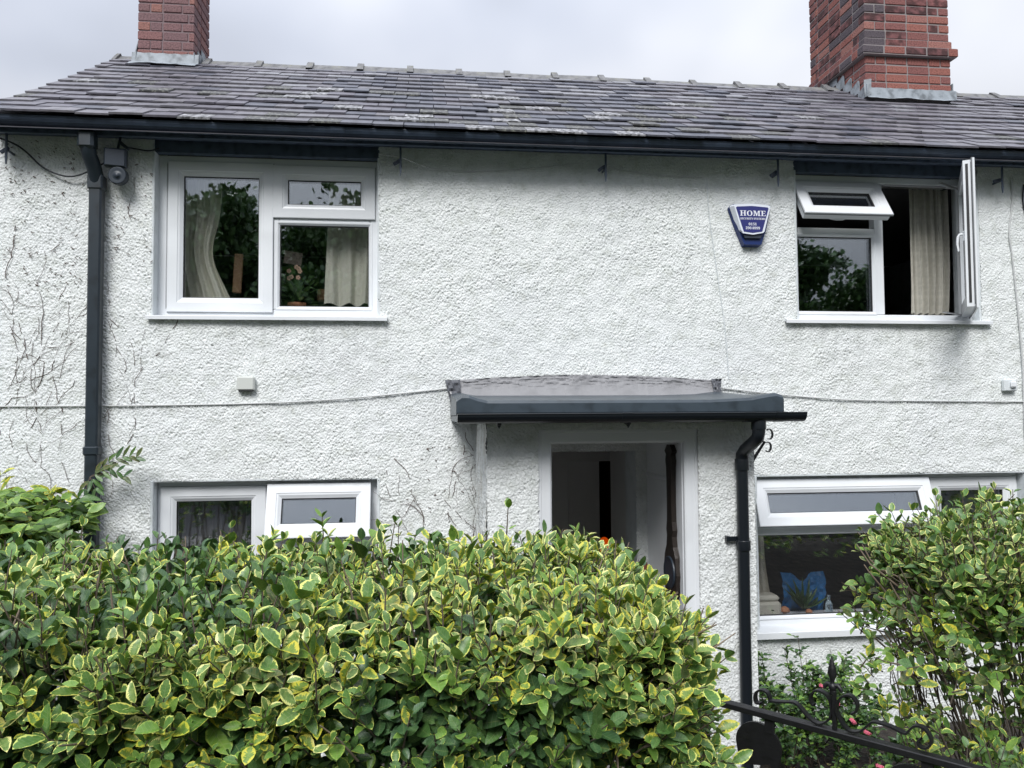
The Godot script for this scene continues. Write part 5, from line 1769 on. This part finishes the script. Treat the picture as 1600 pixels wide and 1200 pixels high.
func hedge() -> void:
	var h := holder("privet_hedge", self, Vector3.ZERO)
	tag(h, "clipped yellow and green variegated privet hedge across the front of the garden", "hedge")
	var L := Foliage.new()
	var W := MB.new()
	var pf := FastNoiseLite.new(); pf.seed = 77; pf.frequency = 1.9; pf.fractal_octaves = 2
	var lf := FastNoiseLite.new(); lf.seed = 78; lf.frequency = 2.6
	var lo := Vector3(-2.9, 1.40, 2.96)
	var hi := Vector3(0.55, 1.85, 3.90)
	var pick := func(t: float, at: Vector3) -> int:
		var k := pf.get_noise_3d(at.x, at.y * 1.5, at.z) + rnd(-0.22, 0.22) + 0.16 * smoothstep(-0.7, 0.1, at.x) - 0.16 * exp(-pow((at.x + 0.95) / 0.3, 2.0))
		# a plain green stretch reverts in the middle and on the left
		if k < -0.30: return 2 if rng.randf() < 0.6 else 3
		if k < -0.15: return [3, 1, 2, 6][rng.randi() % 4]
		if at.x > -0.45 and at.y > 1.76 and rng.randf() < 0.4: return 5 if rng.randf() < 0.6 else 4
		if at.y < 1.68: return [4, 1, 6, 0, 1, 3][rng.randi() % 6]
		return [0, 0, 5, 1, 0, 6, 7 if rng.randf() < 0.35 else 0, 4][rng.randi() % 8]
	for k in 4400:
		var q := rounded_point(lo, hi, 0.18, [0.0, 0.9, 3.4, 0.6, 2.3])
		var p: Vector3 = q[0]
		var n: Vector3 = q[1]
		# most shoots where the photograph looks
		if p.x < -1.9 and rng.randf() < 0.6: continue
		p += n * (0.045 * lf.get_noise_3d(p.x * 2.0, p.y * 2.0, p.z * 2.0) + rnd(-0.09, 0.0))
		var dir := (n + Vector3(0, 0.55, 0) + Vector3(rnd(-0.6, 0.6), rnd(-0.2, 0.4), rnd(-0.6, 0.6))).normalized()
		var ln := rnd(0.07, 0.13)
		var depth_in := 1.0 if rng.randf() < 0.8 else 0.5
		var small := 0.82 if p.y < 1.68 else 1.0
		shoot(L, W, p - dir * ln * 0.55, dir, ln, 3 + rng.randi() % 3, (rnd(0.026, 0.050) if rng.randf() < 0.92 else rnd(0.050, 0.064)) * small, pick, depth_in, 0.58)
	# a second layer deeper in, so that little light comes through
	for k in 2200:
		var q := rounded_point(lo + Vector3(0, 0, 0.13), hi - Vector3(0.13, 0.14, 0.12), 0.15, [0.0, 1.0, 3.0, 0.5, 2.8])
		var p: Vector3 = q[0]
		if p.x < -1.9 and rng.randf() < 0.6: continue
		var n2: Vector3 = q[1]
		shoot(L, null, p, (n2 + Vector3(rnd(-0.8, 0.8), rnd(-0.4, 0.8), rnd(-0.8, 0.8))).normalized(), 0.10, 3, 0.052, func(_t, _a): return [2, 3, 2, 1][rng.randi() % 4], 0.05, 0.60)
	for k in 1100:
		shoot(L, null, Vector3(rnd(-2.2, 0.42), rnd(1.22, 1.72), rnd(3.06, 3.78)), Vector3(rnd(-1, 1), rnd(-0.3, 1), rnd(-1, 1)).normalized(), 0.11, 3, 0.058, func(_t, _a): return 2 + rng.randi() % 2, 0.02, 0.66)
	# thinner growth down to the ground, below the picture
	for k in 500:
		var q := rounded_point(Vector3(lo.x, 0.62, lo.z), Vector3(hi.x, 1.45, hi.z), 0.10, [0.0, 1.0, 0.0, 1.0, 2.0])
		var p: Vector3 = q[0]
		var n4: Vector3 = q[1]
		shoot(L, null, p, (n4 + Vector3(rnd(-0.6, 0.6), 0.6, rnd(-0.6, 0.6))).normalized(), 0.12, 4, 0.058, pick, 0.05, 0.58)
	# sprigs that stand proud of the top
	for q in [[0.22, 1.86, 3.10, 0.10, 2], [-1.52, 1.83, 3.02, 0.09, 2], [0.42, 1.80, 3.10, 0.08, 3], [-0.92, 1.85, 3.0, 0.07, 2], [-0.28, 1.85, 3.02, 0.08, 3], [-1.2, 1.85, 3.0, 0.06, 3]]:
		shoot(L, W, Vector3(q[0], q[1], q[2]), Vector3(rnd(-0.2, 0.2), 1, rnd(-0.2, 0.2)), q[3], q[4], 0.04, func(_t, _a): return [0, 6, 1][rng.randi() % 3], 1.0, 0.5)
	finish_foliage(L, h, 300)
	# wood: stems from the ground and bare tips
	for k in 70:
		var x := rnd(-2.8, 0.5)
		var z := rnd(3.15, 3.7)
		var p0 := Vector3(x, 0.55, z)
		var p3 := Vector3(x + rnd(-0.25, 0.25), 1.70, z + rnd(-0.15, 0.25))
		W.tube(PackedVector3Array([p0, p0.lerp(p3, 0.35) + Vector3(rnd(-0.05, 0.05), 0, rnd(-0.05, 0.05)), p0.lerp(p3, 0.7) + Vector3(rnd(-0.06, 0.06), 0, rnd(-0.06, 0.06)), p3]), [0.010, 0.007, 0.005, 0.002], 5, false)
	var o := put("twigs", W.mesh(), M.twig, h)
	o.set_meta("kind", "stuff")
	var W2 := MB.new()
	for k in 170:
		var q := rounded_point(lo, hi, 0.18, [0.0, 0.8, 3.4, 0.6, 2.6])
		var p: Vector3 = q[0]
		if p.x < -1.9 or p.y < 1.5: continue
		var n3: Vector3 = q[1]
		var d := (n3 + Vector3(rnd(-0.7, 0.7), rnd(0.0, 0.9), rnd(-0.5, 0.5))).normalized()
		p += n3 * 0.02
		var e := p + d * rnd(0.01, 0.06)
		W2.tube(PackedVector3Array([p - d * 0.07, p + Vector3(rnd(-0.006, 0.006), 0, rnd(-0.006, 0.006)), e]), [0.0022, 0.0018, 0.0012], 4)
		if rng.randf() < 0.5:
			W2.tube(PackedVector3Array([p, p + d.rotated(Vector3.FORWARD, rnd(-0.8, 0.8)) * 0.03]), [0.0013, 0.0009], 4)
	o = put("dead_tips", W2.mesh(), M.twig_dead, h)
	o.set_meta("kind", "stuff")


func bush() -> void:
	var b := holder("privet_bush", self, Vector3.ZERO)
	tag(b, "taller twiggy privet bush on the right with bare stems below its leaves", "bush")
	var L := Foliage.new()
	var W := MB.new()
	var W2 := MB.new()
	# bare stems fan up and to the left from the foot
	for k in 210:
		var z := rnd(2.85, 3.50)
		var root := Vector3(rnd(1.50, 2.6), 0.45, z + rnd(-0.05, 0.1))
		var tip := Vector3(root.x - rnd(-0.05, 0.48), rnd(1.45, 1.86), z + rnd(-0.15, 0.15))
		var lim := 0.60 * (5.2 - tip.z) + 0.04
		if tip.x < lim: tip.x = lim + rnd(0, 0.12)
		var mid := root.lerp(tip, 0.5) + Vector3(rnd(-0.03, 0.10), 0, rnd(-0.06, 0.06))
		W.tube(PackedVector3Array([root, root.lerp(mid, 0.5) + Vector3(rnd(-0.05, 0.05), 0, rnd(-0.03, 0.03)), mid, mid.lerp(tip, 0.5) + Vector3(rnd(-0.05, 0.05), 0, rnd(-0.04, 0.04)), tip]), [0.0052, 0.0042, 0.0034, 0.0025, 0.0015].map(func(r): return r * rnd(0.6, 1.2)), 5, false)
	# cut ends poking out on the left
	for k in 30:
		var p := Vector3(0, rnd(1.52, 1.84), rnd(2.85, 3.25))
		p.x = (5.2 - p.z) * 0.62 + rnd(-0.04, 0.14)
		var d := Vector3(-rnd(0.2, 1.0), rnd(0.3, 1.0), rnd(-0.3, 0.3)).normalized()
		W2.tube(PackedVector3Array([p + Vector3(rnd(0.05, 0.14), -rnd(0.08, 0.16), rnd(-0.03, 0.03)), p, p + d * rnd(0.02, 0.07)]), [0.0032, 0.0024, 0.0016], 5)
	var pick := func(_t: float, at: Vector3) -> int:
		if at.y > 1.76: return [0, 1, 5, 3, 0, 5, 1][rng.randi() % 7]
		return [6, 1, 0, 3, 6, 1, 4, 7][rng.randi() % 8]
	# leafy top and outer skin
	for k in 3100:
		var q := rounded_point(Vector3(1.27, 1.2, 2.85), Vector3(2.9, 1.885, 3.56), 0.24, [1.5, 0.0, 3.6, 0.5, 2.8])
		var p: Vector3 = q[0]
		var n: Vector3 = q[1]
		var dens := smoothstep(1.45, 1.80, p.y)
		if rng.randf() > 0.12 + 0.88 * dens: continue
		if p.x < (5.2 - p.z) * 0.60: continue
		p += n * rnd(-0.16, 0.02) + Vector3(0, 0.06 * smoothstep(1.45, 2.0, p.x), 0)
		var dir := (n + Vector3(0, 0.5, 0) + Vector3(rnd(-0.7, 0.7), rnd(-0.3, 0.4), rnd(-0.7, 0.7))).normalized()
		shoot(L, W, p - dir * 0.05, dir, rnd(0.07, 0.12), 3 + rng.randi() % 2, rnd(0.024, 0.043), pick, 1.0, 0.60)
	# scattered small shoots on the bare stems
	for k in 950:
		var p := Vector3(rnd(1.10, 2.3), rnd(0.95, 1.70), rnd(2.8, 3.55))
		if p.x < (5.2 - p.z) * (0.582 + maxf(0.0, 1.55 - p.y) * 0.22): continue
		if p.y < 1.35 and rng.randf() < 0.5: continue
		var dir := Vector3(rnd(-1, 0.3), rnd(0.0, 1), rnd(-0.2, 0.9)).normalized()
		shoot(L, W, p, dir, rnd(0.05, 0.08), 2 + rng.randi() % 2, rnd(0.026, 0.042), pick, 0.9, 0.56)
	# the hedge runs on to the right, out of the picture
	for k in 900:
		var q := rounded_point(Vector3(2.8, 0.6, 2.85), Vector3(6.4, 1.95, 3.60), 0.2, [0.0, 1.0, 2.0, 3.0, 3.0])
		var n5: Vector3 = q[1]
		shoot(L, null, q[0], (n5 + Vector3(rnd(-0.6, 0.6), 0.5, rnd(-0.6, 0.6))).normalized(), 0.12, 4, 0.062, pick, 0.05, 0.62)
	# a low spray in front of the gate's hinge end
	for k in 46:
		var p := Vector3(rnd(1.10, 1.45), rnd(1.36, 1.50), rnd(3.56, 3.72))
		if p.y > 1.40 + (p.x - 1.1) * 0.3: continue
		shoot(L, W, p, Vector3(rnd(-0.7, 0.5), rnd(0.2, 1), rnd(-0.2, 0.6)).normalized(), rnd(0.05, 0.08), 3, rnd(0.028, 0.042), func(_t, _a): return [6, 3, 4, 3, 1][rng.randi() % 5], 1.0, 0.58)
	for k in 8:
		shoot(L, W, Vector3(rnd(1.28, 1.38), rnd(1.52, 1.75), 3.05), Vector3(-0.8, rnd(0.2, 0.8), 0.1), 0.10, 2, 0.034, func(_t, _a): return 6 if rng.randf() < 0.7 else 4)
	finish_foliage(L, b, 300)
	var o := put("twigs", W.mesh(), M.twig, b)
	o.set_meta("kind", "stuff")
	o = put("cut_stems", W2.mesh(), M.twig_dead, b)
	o.set_meta("kind", "stuff")


func small_plants() -> void:
	# green climber at the foot of the left downpipe
	var c := holder("climbing_shrub", self, Vector3.ZERO)
	tag(c, "bright green leafy shrub between the hedge and the wall, left of downpipe", "shrub")
	var L := Foliage.new()
	var W := MB.new()
	for k in 420:
		var x := rnd(-2.85, -2.04)
		var top := 1.70 - 0.06 * sin(x * 9.0) - 0.10 * smoothstep(-2.2, -2.02, x)
		var p := Vector3(x, top - absf(rng.randfn(0.0, 0.18)), rnd(0.25, 1.0))
		var d := Vector3(rnd(-1, 1), rnd(-0.2, 0.45), rnd(-0.1, 1)).normalized()
		var ln := rnd(0.12, 0.20)
		W.tube(PackedVector3Array([p - d * 0.08, p, p + d * ln]), [0.003, 0.002, 0.001], 4, false)
		var yellow := p.y > 1.66 and rng.randf() < 0.3
		for e in 4:
			var t := (e + 1) / 4.0
			for s in [-1.0, 1.0]:
				var side: Vector3 = d.cross(Vector3.UP).normalized() * s
				add_leaf(L, p + d * ln * t, (d * 0.7 + side + Vector3(rnd(-0.4, 0.4), rnd(-0.7, 0.35), rnd(-0.2, 0.4))).normalized(), Vector3(rnd(-0.7, 0.7), 0.7, rnd(0.1, 1.1)), rnd(0.075, 0.13), rnd(0.032, 0.052), (4 if yellow else [6, 6, 6, 3][rng.randi() % 4]), g(rnd(1.0, 1.25)))
	finish_foliage(L, c, 220)
	var o := put("twigs", W.mesh(), M.twig, c); o.set_meta("kind", "stuff")
	# feathered sprig across the pipe
	c = holder("leafy_sprig", self, Vector3(-2.05, 1.86, 0.14))
	tag(c, "feathery leaf sprig curling out from behind the left downpipe", "sprig")
	L = Foliage.new(); W = MB.new()
	for q in [[Vector3(0.30, 0.12, 0.05), 7], [Vector3(0.24, 0.0, 0.08), 5], [Vector3(-0.05, -0.28, 0.04), 4], [Vector3(0.08, -0.20, 0.05), 3]]:
		var d: Vector3 = q[0]
		var base := Vector3(-0.02, -0.02, 0.0)
		var pts := PackedVector3Array([base, base + d * 0.5 + Vector3(0, 0.03, 0), base + d + Vector3(0, -0.01, 0)])
		W.tube(pts, [0.003, 0.002, 0.001], 5, false)
		for e in q[1]:
			var t: float = (e + 0.7) / float(q[1])
			for s in [-1.0, 1.0]:
				add_leaf(L, base + d * t + Vector3(0, 0.05 * sin(t * PI), 0), (d.normalized() + Vector3(-d.y, d.x, 0).normalized() * s * 0.7 + Vector3(0, -0.2, 0)).normalized(), Vector3(0, 0.6, 1), rnd(0.07, 0.10), rnd(0.022, 0.030), [3, 2, 7][rng.randi() % 3], g(rnd(0.85, 1.05)))
	finish_foliage(L, c, 60)
	put("stem", W.mesh(), M.twig, c)
	# rose by the wall
	c = holder("rose_bush", self, Vector3.ZERO)
	tag(c, "small-leaved rose bush with pink flowers against the wall behind the gate", "bush")
	L = Foliage.new(); W = MB.new()
	for k in 46:
		var root := Vector3(rnd(2.15, 2.75), 0.0, rnd(0.35, 0.75))
		var tip := Vector3(root.x + rnd(-0.22, 0.25), rnd(0.35, 0.80) * (1.0 - 0.5 * absf(root.x - 2.35)), root.z + rnd(-0.2, 0.3))
		var mid := root.lerp(tip, 0.55) + Vector3(rnd(-0.05, 0.05), 0.03, rnd(-0.03, 0.05))
		W.tube(PackedVector3Array([root, mid, tip]), [0.004, 0.003, 0.0015], 5, false)
		for e in 28:
			var t := rnd(0.2, 1.0)
			var p := root.lerp(mid, t * 2.0) if t < 0.5 else mid.lerp(tip, t * 2.0 - 1.0)
			var d := Vector3(rnd(-1, 1), rnd(-0.2, 0.8), rnd(-0.5, 1)).normalized()
			for s in 5:
				var sd: Vector3 = d.rotated(Vector3.UP, (s - 2) * 0.7)
				add_leaf(L, p + d * 0.02 * (s % 3), sd, Vector3(rnd(-0.5, 0.5), 1, rnd(-0.2, 0.6)), rnd(0.026, 0.042), rnd(0.016, 0.025), [2, 3, 3, 2, 6][rng.randi() % 5], g(rnd(0.85, 1.05)))
	finish_foliage(L, c, 300)
	o = put("twigs", W.mesh(), M.twig, c); o.set_meta("kind", "stuff")
	for q in [Vector3(2.44, 0.47, 0.78), Vector3(2.52, 0.38, 0.82), Vector3(2.62, 0.30, 0.80), Vector3(2.60, 0.17, 0.95), Vector3(2.66, 0.05, 0.95), Vector3(2.40, 0.55, 0.7)]:
		var mb := MB.new()
		for e in 11:
			var a := e * 2.4
			var r := 0.006 + 0.0013 * e
			mb.box(Vector3(cos(a) * r, 0.004 * sin(e * 1.7), sin(a) * r), Vector3(0.020, 0.016, 0.004), 0.0015, Basis(Vector3.UP, -a + PI / 2) * Basis(Vector3.RIGHT, 0.4))
		put("flower", mb.mesh(), M.petal, c, Transform3D(Basis.from_euler(Vector3(rnd(0.3, 0.9), rnd(0, 3), 0)), q))
	# low weeds on the soil
	for w in [[Vector3(3.0, 0.0, 0.8), 40, "leafy green weeds at the wall foot under the gate rail"], [Vector3(2.55, 0.0, 1.25), 30, "low weeds in the bed below the pink flowers"], [Vector3(2.1, 0.0, 1.2), 26, "low weeds beside the foot of the porch pipe"]]:
		c = holder("weeds", self, w[0])
		tag(c, w[2], "weeds", "weeds in the flower bed")
		L = Foliage.new()
		for k in w[1]:
			var p := Vector3(rng.randfn(0, 0.18), rnd(0.0, 0.25), rng.randfn(0, 0.13))
			var d := Vector3(rnd(-1, 1), rnd(0.1, 1), rnd(-0.6, 1)).normalized()
			for s in 3:
				add_leaf(L, p, d.rotated(Vector3.UP, (s - 1) * 0.9), Vector3(rnd(-0.3, 0.3), 1, 0.3), rnd(0.04, 0.075), rnd(0.025, 0.042), [3, 6, 2, 3][rng.randi() % 4], g(rnd(0.85, 1.1)))
		finish_foliage(L, c, 120)
	# dry leaf litter
	L = Foliage.new()
	for k in 160:
		add_leaf(L, Vector3(rnd(2.0, 3.6), 0.02, rnd(0.5, 1.8)), Vector3(rnd(-1, 1), rnd(-0.1, 0.3), rnd(-1, 1)), Vector3.UP, rnd(0.03, 0.05), 0.025, [5, 7, 7][rng.randi() % 3], Color(0.9, 0.7, 0.6))
	for l in L.leaves: bake(L, l)
	o = put("leaf_litter", arr_mesh(L), M.leaves[2])
	o.set_meta("kind", "stuff")
	tag(o, "dry fallen leaves on the soil below the rose bush", "leaf litter")


# ---------------------------------------------------------------- trees across the road, seen in the panes
func reflected_trees() -> void:
	var T := [
		[Vector3(-9.4, 1.7, 17.0), 7.0, 3.8, "tall broad tree across the road, left of its neighbours"],
		[Vector3(-3.2, 1.6, 15.5), 6.5, 4.0, "tall dense tree across the road facing the porch"],
		[Vector3(3.0, 1.7, 17.5), 8.0, 3.4, "leaning tree across the road facing the alarm box"],
		[Vector3(8.7, 1.6, 15.5), 7.0, 2.5, "small round tree across the road facing the open casement"],
		[Vector3(14.4, 1.8, 18.0), 4.6, 3.2, "low tree across the road, right of its neighbours"],
		[Vector3(-16.0, 1.8, 20.0), 9.0, 4.6, "far tree across the road beyond the broad one"],
	]
	var CL := Foliage.new()
	for k in 34:
		var u := Vector3(rng.randfn(), rng.randfn() * 0.7, rng.randfn()) * 0.17
		var s := rnd(0.10, 0.17)
		CL.leaves.append([u, Basis.from_euler(Vector3(rnd(-1.2, 0.6), rnd(0, TAU), rnd(-0.6, 0.6))) * Basis.from_scale(Vector3(s * 0.36, s, s)), 2 + rng.randi() % 2, rng.randi() % 3, g(rnd(0.7, 1.1)), 0.0])
	for l in CL.leaves: bake(CL, l)
	var cluster := arr_mesh(CL)
	for t in T:
		var tr := holder("roadside_tree", self, t[0])
		tag(tr, t[3], "tree", "trees across the road")
		var hgt: float = t[1]
		var rad: float = t[2]
		var mb := MB.new()
		mb.tube(PackedVector3Array([Vector3(0, -0.3, 0), Vector3(0.05, hgt * 0.2, 0), Vector3(-0.1, hgt * 0.45, 0.1), Vector3(0.05, hgt * 0.75, 0)]), [hgt * 0.035, hgt * 0.026, hgt * 0.018, hgt * 0.006], 10)
		var limbs := []
		for k in 9:
			var y := hgt * rnd(0.22, 0.6)
			var a := rnd(0, TAU)
			var e := Vector3(cos(a) * rad * rnd(0.5, 0.8), y + hgt * rnd(0.1, 0.3), sin(a) * rad * rnd(0.5, 0.8))
			limbs.append(e)
			mb.tube(PackedVector3Array([Vector3(0, y, 0), Vector3(e.x * 0.4, lerpf(y, e.y, 0.3), e.z * 0.4), e]), [hgt * 0.010, hgt * 0.007, hgt * 0.003], 6)
		put("trunk", mb.mesh(), M.bark, tr)
		var clumps := []
		for k in 60:
			var u := Vector3(rng.randfn(), rng.randfn(), rng.randfn()).normalized() * pow(rng.randf(), 0.4)
			clumps.append(Vector3(u.x * rad, hgt * 0.60 + u.y * hgt * 0.38, u.z * rad))
		for e in limbs: clumps.append(e)
		var xfs := []
		for cp in clumps:
			var cr := rad * rnd(0.16, 0.30)
			for k in 26:
				var u := Vector3(rng.randfn(), rng.randfn() * 0.7, rng.randfn()) * 0.55 * cr
				xfs.append(Transform3D(Basis.from_euler(Vector3(rnd(-0.6, 0.6), rnd(0, TAU), rnd(-0.6, 0.6))) * Basis.from_scale(Vector3.ONE * rnd(0.8, 1.3)), cp + u))
		var mm := MultiMesh.new()
		mm.transform_format = MultiMesh.TRANSFORM_3D
		mm.mesh = cluster
		mm.instance_count = xfs.size()
		for k in xfs.size(): mm.set_instance_transform(k, xfs[k])
		var o := MultiMeshInstance3D.new()
		o.name = "crown"
		o.multimesh = mm
		o.material_override = M.leaves[0]
		tr.add_child(o, true)
		o.set_meta("kind", "stuff")
